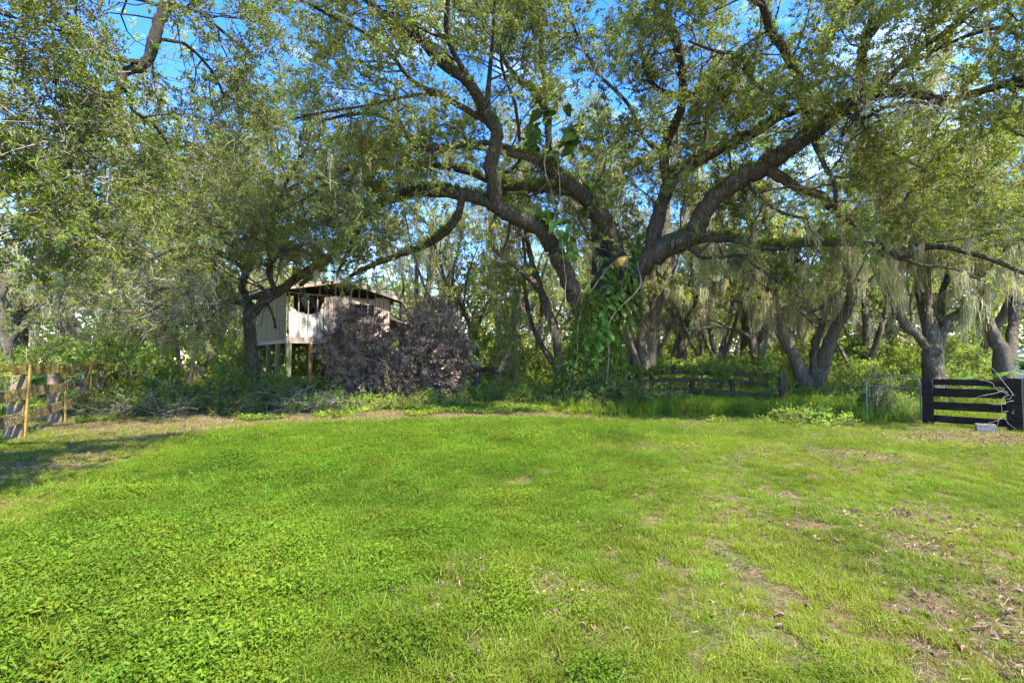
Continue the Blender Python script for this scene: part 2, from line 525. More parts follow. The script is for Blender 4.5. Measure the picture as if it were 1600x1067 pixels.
def scatter_group(src_mesh):
    """node group that sets the given piece on every vertex, turned and scaled by its attributes"""
    if src_mesh.name in _groups: return _groups[src_mesh.name]
    so = bpy.data.objects.new(src_mesh.name + "_piece", src_mesh)      # not linked to the scene
    ng = bpy.data.node_groups.new("set_" + src_mesh.name, 'GeometryNodeTree')
    ng.interface.new_socket(name="Geometry", in_out='INPUT', socket_type='NodeSocketGeometry')
    ng.interface.new_socket(name="Geometry", in_out='OUTPUT', socket_type='NodeSocketGeometry')
    N = ng.nodes; K = ng.links
    gi = N.new('NodeGroupInput'); go = N.new('NodeGroupOutput')
    oi = N.new('GeometryNodeObjectInfo'); oi.inputs['Object'].default_value = so; oi.inputs['As Instance'].default_value = False
    ip = N.new('GeometryNodeInstanceOnPoints')
    ra = N.new('GeometryNodeInputNamedAttribute'); ra.data_type = 'FLOAT_VECTOR'; ra.inputs['Name'].default_value = 'rot'
    sa = N.new('GeometryNodeInputNamedAttribute'); sa.data_type = 'FLOAT'; sa.inputs['Name'].default_value = 'siz'
    er = N.new('FunctionNodeEulerToRotation')
    K.new(gi.outputs[0], ip.inputs['Points']); K.new(oi.outputs['Geometry'], ip.inputs['Instance'])
    K.new(ra.outputs['Attribute'], er.inputs[0]); K.new(er.outputs[0], ip.inputs['Rotation'])
    K.new(sa.outputs['Attribute'], ip.inputs['Scale'])
    K.new(ip.outputs[0], go.inputs[0])
    _groups[src_mesh.name] = ng
    return ng


def scatter(name, src_mesh, P, R, S, T, parent=None, kind='stuff', loc=None):
    """one object whose points each carry a piece (leaf spray, tuft, moss strand)"""
    P = np.asarray(P, np.float32)
    o0 = np.asarray(parent.location) if parent is not None else (np.zeros(3) if loc is None else np.asarray(loc))
    me = bpy.data.meshes.new(name)
    me.vertices.add(len(P)); me.vertices.foreach_set('co', (P - o0[None]).astype(np.float32).ravel())
    a = me.attributes.new('rot', 'FLOAT_VECTOR', 'POINT'); a.data.foreach_set('vector', np.asarray(R, np.float32).ravel())
    a = me.attributes.new('siz', 'FLOAT', 'POINT'); a.data.foreach_set('value', np.asarray(S, np.float32))
    a = me.attributes.new('tone', 'FLOAT', 'POINT'); a.data.foreach_set('value', np.asarray(T, np.float32))
    for m in src_mesh.materials: me.materials.append(m)
    o = link(name, me, parent, None if parent is not None else tuple(o0), kind)
    md = o.modifiers.new('pieces', 'NODES'); md.node_group = scatter_group(src_mesh)
    return o


def eul(D, roll):
    """euler angles that lay +X along D, with a roll"""
    D = np.asarray(D, float); D = D / np.maximum(np.linalg.norm(D, axis=1, keepdims=True), 1e-9)
    return np.stack([roll, -np.arcsin(np.clip(D[:, 2], -1, 1)), np.arctan2(D[:, 1], D[:, 0])], 1)


SP = {}
SP['oak'] = spray_mesh('oak_spray', M['oak_leaf'], 46, 0.5, 0.22, (0.055, 0.025), seed=1)
SP['oak_grey'] = spray_mesh('oak_grey_spray', M['oak_leaf_grey'], 36, 0.5, 0.22, (0.062, 0.026), seed=2)
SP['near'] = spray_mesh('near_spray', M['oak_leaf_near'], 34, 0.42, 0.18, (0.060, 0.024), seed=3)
SP['far'] = spray_mesh('far_spray', M['far_leaf'], 34, 0.8, 0.38, (0.12, 0.055), seed=4)
SP['bush'] = spray_mesh('bush_spray', M['bush_leaf'], 30, 0.5, 0.26, (0.10, 0.05), seed=5)
SP['under'] = spray_mesh('under_spray', M['under_leaf'], 24, 0.28, 0.16, (0.055, 0.034), seed=6)
SP['purple'] = spray_mesh('purple_spray', M['purple_leaf'], 30, 0.42, 0.2, (0.075, 0.042), seed=7)
SP['creeper'] = spray_mesh('creeper_spray', M['under_leaf'], 22, 0.3, 0.12, (0.07, 0.05), seed=8)
SP['moss'] = moss_mesh('moss_tuft', 30, 1.1, 0.16, seed=1)
SP['moss_short'] = moss_mesh('moss_short_tuft', 22, 0.55, 0.12, seed=2)


# ------------------------------------------------------------ trees
def smooth_path(pts, n_per=5, jit=0.0):
    P = np.asarray(pts, float); n = len(P)
    if n < 3:
        t = np.linspace(0, 1, n_per + 1)[:, None]; return P[0] + (P[-1] - P[0]) * t
    E = np.vstack([2 * P[0] - P[1], P, 2 * P[-1] - P[-2]]); out = []
    for i in range(n - 1):
        p0, p1, p2, p3 = E[i], E[i + 1], E[i + 2], E[i + 3]
        for k in range(n_per):
            t = k / n_per
            out.append(0.5 * ((2 * p1) + (-p0 + p2) * t + (2 * p0 - 5 * p1 + 4 * p2 - p3) * t * t + (-p0 + 3 * p1 - 3 * p2 + p3) * t ** 3))
    out.append(P[-1]); out = np.array(out)
    if jit: out[1:-1, :3] += rng.normal(0, 1, (len(out) - 2, 3)) * jit * out[1:-1, 3:4]
    return out


class Tree:
    def __init__(s, name, label, base, cat='tree', bark='bark', group=None):
        s.root = thing(name, label, cat, tuple(base), group)
        s.bark = bark; s.lim = []; s.b2 = []; s.b3 = []

    rscale = 1.0

    def limb(s, pts, jit=0.10, k=1.0):
        """points (px, py, depth, radius in px) traced over the photograph; depth makes them 3D"""
        Q = []
        for px, py, d, r in pts:
            p = at(px, py, d); Q.append((*p, r / F_PX * d * k * s.rscale / math.sqrt(1 + ((px - 800) / F_PX) ** 2)))
        B = smooth_path(Q, 5, jit); s.lim.append(B); return B

    def limb3(s, pts, jit=0.10):
        B = smooth_path(pts, 4, jit); s.lim.append(B); return B

    def grow(s, parents, spacing, len_rng, rad_ratio=0.45, rmax=0.09, start=0.15, up=0.25, side=1.0, fwd=0.5, bend=0.25, nseg=5, gravity=0.0, z_min=None, keep=None, back=0.0):
        out = []
        for B in parents:
            seg = np.linalg.norm(np.diff(B[:, :3], axis=0), axis=1); cum = np.concatenate([[0], np.cumsum(seg)]); Lt = cum[-1]
            if Lt < 0.1: continue
            T = np.gradient(B[:, :3], axis=0)
            n = rng.poisson(Lt * (1 - start) / spacing) + 1
            for k in range(n):
                t = (start + (1 - start) * rng.uniform()) * Lt if k else Lt * 0.98
                i = min(np.searchsorted(cum, t), len(B) - 1)
                p = B[i, :3]; r0 = B[i, 3]
                if keep is not None and not keep(p): continue
                tg = T[i] / max(np.linalg.norm(T[i]), 1e-9)
                q = rng.normal(0, 1, 3); q -= tg * q.dot(tg); q /= max(np.linalg.norm(q), 1e-9)
                d = tg * fwd + q * side + np.array((0, 0, up))
                if r0 > 0.09: d = d + np.array((0, back, back * .3))
                d /= np.linalg.norm(d)
                ln = rng.uniform(*len_rng); r = min(r0 * rad_ratio * 1.3, rmax * rng.uniform(.5, 1)) ; r = max(r, 0.006)
                pts = [np.append(p, r)]; st = ln / nseg
                for j in range(nseg):
                    d = d + rng.normal(0, bend, 3) + np.array((0, 0, -gravity)); d /= np.linalg.norm(d)
                    p = p + d * st
                    if z_min is not None and p[2] < z_min: p[2] = z_min; d[2] = abs(d[2]) * .3
                    pts.append(np.append(p, r * (1 - 0.8 * (j + 1) / nseg)))
                out.append(np.array(pts))
        return out

    def leaves_on(s, branches, spacing, start=0.2, jitter=0.12):
        P = []; D = []
        for B in branches:
            A = B[:-1, :3]; C = B[1:, :3]; seg = np.linalg.norm(C - A, axis=1); Lt = seg.sum(); n = max(1, rng.poisson(Lt * (1 - start) / spacing))
            cum = np.cumsum(seg)
            for t in rng.uniform(start, 1, n) * Lt:
                i = min(np.searchsorted(cum, t), len(seg) - 1)
                f = rng.uniform(); P.append(A[i] + (C[i] - A[i]) * f); D.append((C[i] - A[i]) / max(seg[i], 1e-6))
        P = np.array(P); D = np.array(D)
        P = P + rng.normal(0, jitter, P.shape); D = D * 0.7 + rng.normal(0, 0.6, D.shape) + np.array((0, 0, 0.1))
        return P, D

    def wood(s, name='trunk', sides=(14, 5, 3), rough=0.10):
        g = Geo()
        for B in s.lim:
            ta = B[0, :3] - B[1, :3]; ta /= max(np.linalg.norm(ta), 1e-9); tb = B[-1, :3] - B[-2, :3]; tb /= max(np.linalg.norm(tb), 1e-9); ra, rb = B[0, 3], B[-1, 3]
            E = np.vstack([np.append(B[0, :3] + ta * ra * .95, ra * .25), np.append(B[0, :3] + ta * ra * .6, ra * .75), B, np.append(B[-1, :3] + tb * rb * .6, rb * .75), np.append(B[-1, :3] + tb * rb * .95, rb * .2)])
            g.tube(E[:, :3], E[:, 3], sides[0] if B[:, 3].max() > 0.08 else 8, rough)
        for B in s.b2: g.tube(B[:, :3], B[:, 3], sides[1], 0.05)
        o = g.obj(name, M[s.bark], s.root, True)
        if s.b3:
            g = Geo()
            for B in s.b3: g.tube(B[:, :3], B[:, 3], sides[2])
            t = g.obj('twigs', M['twig'], s.root, True); t['kind'] = 'stuff'
        return o

    def crown(s, spray, P, D, smin=0.75, smax=1.3, tone=None, name='crown', roll=0.9):
        n = len(P)
        if tone is None: tone = np.clip(fbm(P[:, 0] * 0.45 + P[:, 2] * .3, P[:, 1] * .45 + P[:, 2] * 0.5, 5) * 1.6 - 0.3 + rng.normal(0, .12, n), 0, 1)
        elif np.isscalar(tone): tone = np.clip(rng.normal(tone, .2, n), 0, 1)
        return scatter(name, SP[spray], P, eul(D, rng.normal(0, roll, n)), rng.uniform(smin, smax, n), tone, s.root)

    def moss(s, branches, spacing, spray='moss', smin=0.5, smax=1.3, tone=None, keep=None, name='hanging_moss'):
        P = []
        for B in branches:
            seg = np.linalg.norm(np.diff(B[:, :3], axis=0), axis=1); n = rng.poisson(seg.sum() / spacing)
            for k in range(n):
                i = rng.integers(0, len(B) - 1); f = rng.uniform(); p = B[i, :3] * (1 - f) + B[i + 1, :3] * f
                if keep is None or keep(p): P.append(p)
        if not P: return
        P = np.array(P); n = len(P)
        # strands come in clumps
        c = fbm(P[:, 0] * .9, P[:, 1] * .9 + P[:, 2] * .6, 11); P = P[c > 0.42]; n = len(P)
        if n == 0: return
        R = np.zeros((n, 3)); R[:, 2] = rng.uniform(0, 6.28, n)
        return scatter(name, SP[spray], P, R, rng.uniform(smin, smax, n), rng.uniform(0, 1, n) if tone is None else np.clip(rng.normal(tone, .2, n), 0, 1), s.root)

# ============================================================ GROUND
def spaced(lo, hi, n, k):
    t = np.linspace(-1, 1, n); s = np.sinh(t * k) / math.sinh(k)
    return (lo + hi) / 2 + s * (hi - lo) / 2


def build_ground():
    xs = spaced(-260, 260, 201, 5.2); ys = np.concatenate([-np.geomspace(60, 1, 20) + 1, np.linspace(0.3, 26, 130), np.geomspace(27, 420, 40)])
    X, Y = np.meshgrid(xs, ys); Z = gh(X, Y)
    V = np.stack([X, Y, Z], -1).reshape(-1, 3); nx = len(xs); ny = len(ys)
    i, j = np.meshgrid(np.arange(nx - 1), np.arange(ny - 1)); a = (j * nx + i).ravel()
    F = np.stack([a, a + 1, a + nx + 1, a + nx], 1)
    m, nt, N, K = new_mat('soil')
    out = N.new("ShaderNodeOutputMaterial"); geo = N.new("ShaderNodeNewGeometry")
    f1 = noise_ramp(N, K, geo.outputs['Position'], 26, 0.35, 0.65, 8, 0.7)
    col = mixc(N, K, f1, (0.065, 0.044, 0.022), (0.24, 0.165, 0.085))
    f2 = noise_ramp(N, K, geo.outputs['Position'], 1.2, 0.42, 0.58, 6, 0.65)
    g2 = mixc(N, K, f1, (0.075, 0.085, 0.018), (0.17, 0.18, 0.05))
    m2 = N.new("ShaderNodeMath"); m2.operation = 'MULTIPLY'; m2.inputs[1].default_value = 0.8; K.new(f2, m2.inputs[0])
    col = mixc(N, K, m2.outputs[0], col, g2)
    p = N.new("ShaderNodeBsdfPrincipled"); p.inputs['Roughness'].default_value = 0.95; p.inputs['Specular IOR Level'].default_value = 0.1
    K.new(col, p.inputs['Base Color'])
    b = N.new("ShaderNodeBump"); b.inputs['Strength'].default_value = 0.8; b.inputs['Distance'].default_value = 0.03
    K.new(f1, b.inputs['Height']); K.new(b.outputs[0], p.inputs['Normal']); K.new(p.outputs[0], out.inputs[0])
    link('ground', mesh_np('ground', V, F, [m], smooth=True), kind='structure')


build_ground()


def polar_points(n, dmin, dmax, half, power=1.0, extra=2.5):
    """points over the wedge of ground in view (and some metres beside it), denser nearby"""
    u = rng.uniform(0, 1, n)
    k = 2 - power
    d = (dmin ** k + u * (dmax ** k - dmin ** k)) ** (1 / k) if abs(k) > 1e-6 else dmin * (dmax / dmin) ** u
    w = half * d + extra
    return rng.uniform(-1, 1, n) * w, d


FENCE_A = np.array((-6.6, 4.6)); FENCE_B = np.array((-19.4, 26.0))     # line of the left fence


def left_of_fence(x, y):
    a = FENCE_B - FENCE_A
    return (x - FENCE_A[0]) * -a[1] + (y - FENCE_A[1]) * a[0] > 0


def bare(x, y):
    """0..1: how bare the ground is (leaf litter, thin turf)"""
    n = fbm(x * 0.9, y * 0.9, 21, 4)
    b = np.zeros_like(x)
    e = lambda cx, cy, rx, ry: np.exp(-(((x - cx) / rx) ** 2 + ((y - cy) / ry) ** 2))
    b += 1.0 * e(9.2, 9.6, 2.2, 1.1) + 0.55 * e(-6.9, 7.5, 1.2, 3.0) + 1.0 * e(-3.6, 13.2, 3.6, 1.0) + 0.85 * e(-9, 12, 4, 2.2) + 0.8 * e(2, 13.4, 6, .8)
    b += 0.8 * e(3.1, 2.6, 1.0, 0.7) + 0.25 * e(2.3, 4.6, 2.2, 2.2) + 0.3 * e(6, 7.5, 4, 1.5) + 0.05 * e(0.6, 3.0, 1.4, 0.9) + .3 * e(-4.6, 4.5, .8, 1.8)
    return np.clip(b * (0.45 + 1.3 * n) + np.clip((n - 0.62) * 3.5, 0, .6) * (x > -0.5), 0, 1)


def _sg(v): return 1 / (1 + np.exp(-np.clip(v, -30, 30)))


def lush(x, y):
    j = (fbm(x * .7, y * .7, 44, 3) - .5) * 1.6
    xl = np.interp(y, [1.5, 3.6, 4.3, 5.5, 9, 10.4, 11.3, 12.4, 13.2], [-6, -4.9, -4.5, -5.1, -6.2, -5.5, -3.6, -.8, 4])
    xr = np.interp(y, [1.8, 2.6, 4, 8, 12, 14], [-.7, -.3, .4, 2.6, 4, 4])
    a = _sg((x - xl + j * .4) / .18) * _sg((xr - x + j) / .7) * (.72 + .4 * fbm(x * .5, y * .5, 45))
    return np.clip(np.maximum(a, lush_b(x, y) * (x > xl)), 0, 1)


def lush_b(x, y):
    e = lambda cx, cy, rx, ry: np.exp(-(((x - cx) / rx) ** 2 + ((y - cy) / ry) ** 2))
    return np.clip(.5 * e(-2.9, 3.6, 2.2, 1.9) + .7 * e(-.45, 2.35, .45, .35) + 0.8 * e(5.2, 15, 3, 1.8) + .35 * e(4, 9, 6, 4), 0, 1)


def build_lawn():
    # fine turf
    tmA = tuft_mesh('turf_tuft', M['grass'], 30, 0.05, 0.0021, 0.07, 1.5, 1, seg=2)
    tmC = tuft_mesh('turf_wide_tuft', M['grass'], 26, 0.062, 0.0045, 0.14, 1.3, 3)
    x, y = polar_points(105000, 1.9, 9, 1.12, 1.25)
    b = bare(x, y); l = lush(x, y)
    patch = fbm(x * 4.2, y * 4.2, 77, 3)
    clump = fbm(x * 9, y * 9, 78, 2)
    keep = (rng.uniform(0, 1, len(x)) > b * 0.9) & (patch > 0.30 - 0.2 * l + 0.12 * b) & (clump > .36 - .03 * l)
    x, y, b, l = x[keep], y[keep], b[keep], l[keep]
    n = len(x)
    siz = (0.75 + 0.45 * l - 0.2 * b) * rng.uniform(.65, 1.3, n) * (0.5 + .6 * patch[keep] + .5 * (clump[keep] - .36) / .3)
    tone = np.clip(0.55 * (1 - l) + 0.45 * b + (fbm(x, y, 5) - .5) * 0.9 + rng.normal(0, .10, n), 0, 1)
    R = np.stack([rng.normal(0, .2, n), rng.normal(0, .2, n), rng.uniform(0, 6.28, n)], 1)
    scatter('lawn_grass', tmA, np.stack([x, y, gh(x, y)], 1), R, siz, tone)
    x, y = polar_points(60000, 8, 34, 1.12, 1.1)
    b = bare(x, y); l = lush(x, y); patch = fbm(x * 1.8, y * 1.8, 78, 3)
    keep = (rng.uniform(0, 1, len(x)) > b * 0.85) & (patch > 0.28 - 0.2 * l)
    x, y, b, l = x[keep], y[keep], b[keep], l[keep]; n = len(x)
    siz = (0.75 + 0.45 * l) * rng.uniform(.5, 1.35, n) * np.where((x < 3) & (y > 12.5), .8, 1)
    tone = np.clip(0.5 * (1 - l) + 0.4 * b + (fbm(x, y, 5) - .5) * 0.9 + rng.normal(0, .10, n), 0, 1)
    R = np.stack([rng.normal(0, .2, n), rng.normal(0, .2, n), rng.uniform(0, 6.28, n)], 1)
    scatter('meadow_grass', tmC, np.stack([x, y, gh(x, y)], 1), R, siz, tone)
    # leafy clover and weeds among it
    rm = rosette_mesh('clover_tuft', M['clover'], 56, 0.07, 0.06, (0.0105, 0.0046), 1, .9)
    x, y = polar_points(90000, 1.9, 14, 1.12, 1.35)
    b = bare(x, y); l = lush(x, y); patch = fbm(x * 2.2, y * 2.2, 90, 3)
    keep = rng.uniform(0, 1, len(x)) < np.clip(0.12 + 0.75 * l + 0.9 * (patch - .5), 0.03, 1) * (1 - b * .9)
    x, y, b, l = x[keep], y[keep], b[keep], l[keep]; n = len(x)
    siz = (0.75 + 0.6 * l) * rng.uniform(.5, 1.35, n) * (.4 + 1.9 * fbm(x * 5.5, y * 5.5, 79, 2) ** 2)
    R = np.stack([rng.normal(0, .15, n), rng.normal(0, .15, n), rng.uniform(0, 6.28, n)], 1)
    scatter('clover_ground_cover', rm, np.stack([x, y, gh(x, y)], 1), R, siz, np.clip((fbm(x, y, 31) - .5) * 2 + .5 + (fbm(x * 5, y * 5, 32) - .5) * 1.2 + rng.normal(0, .15, n), 0, 1))
    # bigger weeds in the near left corner
    wm = rosette_mesh('weed_rosette', M['clover'], 22, 0.08, 0.10, (0.028, 0.017), 4, .5)
    x = rng.normal(-2.6, 1.3, 900); y = rng.normal(3.0, 0.9, 900); k = (y > 1.8) & (x < -.6 - .2 * y); x, y = x[k], y[k]; n = len(x)
    R = np.zeros((n, 3)); R[:, 2] = rng.uniform(0, 6.28, n)
    scatter('broad_leaved_weeds', wm, np.stack([x, y, gh(x, y)], 1), R, rng.uniform(.6, 1.2, n), rng.uniform(0.2, 1, n))
    # dry blades lying in the turf
    sm = tuft_mesh('straw_tuft', M['straw'], 7, 0.06, 0.0022, 0.05, 1.6, 8)
    x, y = polar_points(34000, 1.9, 16, 1.12, 1.2)
    b = bare(x, y); l = lush(x, y); keep = rng.uniform(0, 1, len(x)) < np.clip(0.30 + b * 1.0 - l * .5, 0.02, 1); x, y = x[keep], y[keep]; n = len(x)
    R = np.stack([rng.normal(0, .5, n), rng.normal(0, .5, n), rng.uniform(0, 6.28, n)], 1)
    scatter('dry_grass', sm, np.stack([x, y, gh(x, y) + 0.004], 1), R, rng.uniform(.5, 1.05, n), rng.uniform(0, 1, n))
    # fallen oak leaves
    lv, lf = leaf_shape(0.042, 0.017, .3, .35); lm = mesh_np('fallen_leaf_piece', lv, lf, [M['dead_leaf']])
    x, y = polar_points(60000, 1.9, 20, 1.12, 1.0)
    b = bare(x, y); keep = rng.uniform(0, 1, len(x)) < 0.006 + b * b * 1.6; x, y = x[keep], y[keep]; n = len(x)
    R = np.stack([rng.normal(0, .5, n), rng.normal(0, .4, n), rng.uniform(0, 6.28, n)], 1)
    scatter('fallen_leaves', lm, np.stack([x, y, gh(x, y) + rng.uniform(0.008, .03, n)], 1), R, rng.uniform(.6, 1.5, n), rng.uniform(0, 1, n))
    # long bright grass round the broken fence and gateway
    tl = tuft_mesh('long_grass_tuft', M['grass'], 16, 0.42, 0.006, 0.10, 0.9, 5, seg=3)
    P = []
    for cx, cy, sx, sy, m in ((5.9, 14.8, 1.9, 1.0, 1500), (8.5, 16.5, 2.5, 2.2, 1500), (10.5, 14.2, 1.5, 1.5, 500), (14, 19, 5, 3, 1100), (6.8, 19.5, 2.0, 1.3, 1300), (-13, 12, 3, 3, 400), (7, 22, 6, 4, 1200)):
        P.append(np.stack([rng.normal(cx, sx, m), rng.normal(cy, sy, m)], 1))
    P = np.concatenate(P); x, y = P.T; k = (y > 13.2 - .12 * x) & ~((np.abs(x - 9.8) < 2.5) & (y < 11.6)); x, y = x[k], y[k]; n = len(x)
    R = np.stack([rng.normal(0, .15, n), rng.normal(0, .15, n), rng.uniform(0, 6.28, n)], 1)
    scatter('long_grass', tl, np.stack([x, y, gh(x, y)], 1), R, rng.uniform(.45, 1.15, n), np.clip(rng.normal(.35, .25, n), 0, 1))


build_lawn()


def build_undergrowth():
    # vines and weeds along the foot of the trees
    x = rng.uniform(-22, 22, 30000); y = rng.uniform(13.2, 34, 30000)
    edge = 14.9 + 1.6 * np.sin(x * 0.33 + 1) + 1.5 * (fbm(x * .4, x * 0 + 2, 4) - .5) + np.where(x > 3, 1.5, 0) - 2.0 * np.exp(-((x - 2.6) / 1.6) ** 2) - 1.2 * np.exp(-((x + 12.5) / 3) ** 2)
    dens = np.clip((y - edge) / 1.2, 0, 1) * np.clip(1.25 - (y - 16) / 26, .35, 1)
    dens *= np.where((x > 6.5) & (y < 22), 0.25, 1) * np.where((x > 3.9) & (x < 11) & (y > 15.6) & (y < 24), 0.03, 1)
    keep = (rng.uniform(0, 1, len(x)) < dens) & ~((x > -9.6) & (x < -7.2) & (y > 19.5) & (y < 24) & (rng.uniform(0, 1, len(x)) < .6)); x, y = x[keep], y[keep]; n = len(x)
    hmax = (0.18 + 0.75 * np.clip(fbm(x * .55, y * .55, 8, 3) - .32, 0, 1) * np.clip((y - 14) / 5, .3, 1.5))
    z = gh(x, y) + hmax * rng.uniform(0.1, 1, n)
    d = rng.normal(0, 1, (n, 3)); d[:, 2] = np.abs(d[:, 2]) * .9 + .2
    tone = np.clip(fbm(x * .35, y * .35, 14, 3) * 2.2 - .65 + rng.normal(0, .12, n) + .25 * (y > 24), 0, 1)
    scatter('undergrowth', SP['under'], np.stack([x, y, z], 1), eul(d, rng.normal(0, .7, n)), rng.uniform(.7, 1.5, n), tone)
    # low leafy ground cover where the turf thins out below the trees
    rm = rosette_mesh('creeping_weed', M['under_leaf'], 18, 0.14, 0.09, (0.045, 0.032), 9)
    x = rng.uniform(-17, 14, 15000); y = rng.uniform(11.6, 19, 15000)
    p = fbm(x * .8, y * .8, 66, 3); keep = (p + (y - 14.5) * .11 > 0.50) & ((x < 9) | (y > 13)); x, y = x[keep], y[keep]; n = len(x)
    R = np.zeros((n, 3)); R[:, 2] = rng.uniform(0, 6.28, n)
    scatter('creeping_weeds', rm, np.stack([x, y, gh(x, y)], 1), R, rng.uniform(.6, 1.5, n), np.clip(fbm(x * .5, y * .5, 67) * 1.8 - .3 + rng.normal(0, .1, n), 0, 1))


build_undergrowth()

# ============================================================ THE GREAT OAK
OAK = at(925, 628, 17.0); OAK[2] = float(gh(OAK[0], OAK[1])) - 0.1
oak = Tree('live_oak', 'huge spreading oak with vine wrapped trunk and long arching limbs', OAK)
A = lambda p, k=.69: oak.limb(p, k=k)
A([(922, 634, 17, 44), (924, 600, 17, 33), (928, 560, 17, 28), (934, 520, 17, 27), (940, 500, 17, 22)], 1)
# left limb and its climbing stem
A([(934, 540, 17, 20), (905, 480, 16.9, 20), (885, 430, 16.6, 19), (866, 390, 16.2, 19), (838, 352, 15.8, 19), (802, 338, 15.4, 19), (777, 318, 15.1, 17), (767, 262, 14.6, 16), (777, 212, 14.2, 15), (760, 178, 13.8, 14), (730, 126, 13.2, 12), (690, 100, 12.6, 11), (658, 64, 12.0, 10), (610, 32, 11.4, 9), (566, -6, 10.8, 8), (520, -60, 10.2, 6)])
A([(790, 332, 15.3, 18), (755, 312, 15.2, 14), (700, 300, 15.6, 14), (662, 299, 15.9, 13), (612, 311, 16.2, 12), (572, 330, 16.4, 12), (548, 352, 16.6, 11), (526, 385, 16.8, 10), (500, 420, 17, 8), (470, 445, 17.2, 5)])
A([(572, 330, 16.4, 8), (556, 368, 16.2, 7), (540, 402, 16, 5), (528, 424, 15.9, 3)])
A([(724, 306, 15.3, 9), (712, 345, 15.7, 8), (690, 368, 16.2, 8), (662, 385, 16.7, 7), (617, 401, 17.3, 7), (578, 416, 17.8, 6), (547, 432, 18.2, 4)])
# second limb, rising left from the fork
A([(950, 490, 17.1, 20), (966, 415, 17.3, 18), (955, 370, 17.2, 19), (930, 328, 17.0, 18), (901, 300, 16.6, 17), (874, 277, 16.2, 15), (850, 258, 15.8, 12), (828, 247, 15.4, 9), (795, 240, 15.0, 7)])
A([(862, 268, 16.0, 10), (857, 226, 16.2, 8), (855, 180, 16.4, 8), (834, 143, 16.5, 7), (810, 126, 16.4, 6), (780, 80, 16.2, 5), (770, 20, 16, 4), (765, -40, 16, 3)])
A([(856, 182, 16.4, 6), (850, 130, 16.0, 5), (846, 75, 15.4, 4), (850, 10, 15, 3)])
A([(893, 296, 16.5, 12), (862, 296, 16.6, 10), (820, 293, 16.9, 8), (780, 290, 17.2, 8), (730, 268, 17.2, 7), (690, 260, 17.0, 7), (655, 256, 16.7, 6), (622, 256, 16.4, 6), (587, 270, 16, 5), (531, 290, 15.6, 5), (490, 320, 15.2, 4), (452, 362, 15, 3)])
A([(828, 250, 15.4, 7), (780, 226, 15.2, 7), (730, 226, 14.9, 7), (662, 232, 14.4, 6), (640, 217, 14.0, 5), (612, 188, 13.6, 5), (560, 178, 13.2, 4), (500, 190, 12.8, 3)])
A([(640, 240, 14.6, 5), (600, 244, 14.2, 5), (545, 264, 13.6, 4), (494, 300, 13.2, 3), (440, 330, 13, 2)])
A([(762, 190, 14.0, 9), (730, 172, 13.7, 7), (686, 147, 13.2, 6), (644, 127, 12.7, 5), (610, 84, 12.2, 5), (569, 52, 11.6, 4), (512, 22, 11.0, 4), (450, -10, 10.5, 3)])
A([(686, 147, 13.3, 5), (640, 150, 12.8, 4), (575, 165, 12.2, 3), (510, 175, 11.8, 3), (440, 190, 11.4, 2)])
A([(760, 180, 13.9, 7), (765, 112, 13.4, 5), (771, 50, 12.8, 4), (774, -20, 12.2, 3)])
A([(735, 130, 13.3, 7), (706, 76, 12.4, 6), (697, 42, 11.8, 6), (702, -20, 11.2, 5)])
A([(812, 220, 15.3, 4), (805, 165, 14.8, 4), (783, 98, 14.2, 4), (797, 66, 13.8, 4), (814, -10, 13.2, 3)])
# right limb
A([(944, 515, 17, 27), (978, 445, 16.9, 29), (1010, 405, 16.7, 27), (1048, 384, 16.4, 25), (1080, 368, 16.2, 24), (1097, 335, 16.0, 23), (1127, 300, 15.7, 23), (1168, 274, 15.3, 23), (1205, 252, 14.9, 22), (1240, 228, 14.5, 22), (1285, 197, 14.0, 20), (1332, 160, 13.4, 18), (1378, 146, 12.8, 16), (1428, 146, 12.3, 14), (1480, 156, 11.8, 12), (1530, 144, 11.3, 12), (1600, 120, 10.7, 12), (1700, 80, 10, 9)])
A([(1016, 402, 16.9, 20), (1022, 365, 17.0, 18), (1031, 328, 17.0, 16), (1046, 288, 16.9, 16), (1076, 261, 16.6, 14), (1127, 233, 16.3, 13), (1168, 213, 16.0, 12), (1205, 190, 15.7, 11), (1223, 165, 15.4, 9), (1206, 152, 15.2, 6), (1172, 122, 14.8, 5), (1155, 88, 14.4, 5), (1118, 80, 14.1, 4), (1080, 66, 13.8, 3)])
A([(1205, 190, 15.6, 8), (1240, 176, 15.2, 8), (1262, 172, 14.9, 9), (1290, 178, 14.4, 9)])
A([(1044, 288, 16.9, 12), (1037, 240, 16.8, 11), (1052, 200, 16.6, 11), (1064, 170, 16.4, 10), (1067, 138, 16.1, 10), (1065, 98, 15.7, 10), (1052, 57, 15.2, 10), (1028, 20, 14.7, 9), (1010, -20, 14.2, 8), (990, -80, 13.6, 6)])
A([(1060, 64, 15.3, 7), (1046, 30, 15.0, 7), (1048, -20, 14.6, 6)])
A([(1067, 142, 16.1, 8), (1084, 148, 15.9, 6), (1092, 130, 15.8, 5), (1096, 108, 15.6, 3)])
A([(1068, 145, 16.2, 6), (1085, 160, 16.0, 5), (1104, 178, 15.8, 5), (1102, 210, 15.6, 4), (1097, 244, 15.5, 3)])
A([(1062, 152, 16.3, 7), (1030, 140, 16.0, 6), (1010, 118, 15.7, 5), (1006, 96, 15.5, 4), (1022, 70, 15.2, 3)])
A([(1034, 240, 16.8, 6), (1012, 222, 16.5, 5), (1000, 204, 16.2, 4), (979, 160, 15.6, 4), (939, 120, 15.0, 4), (917, 86, 14.5, 3.5), (900, 50, 14, 3), (884, 0, 13.5, 2.5)])
A([(1258, 172, 14.9, 12), (1246, 122, 14.4, 11), (1226, 82, 13.9, 10), (1203, 46, 13.4, 10), (1190, 0, 12.9, 9), (1180, -60, 12.3, 7)])
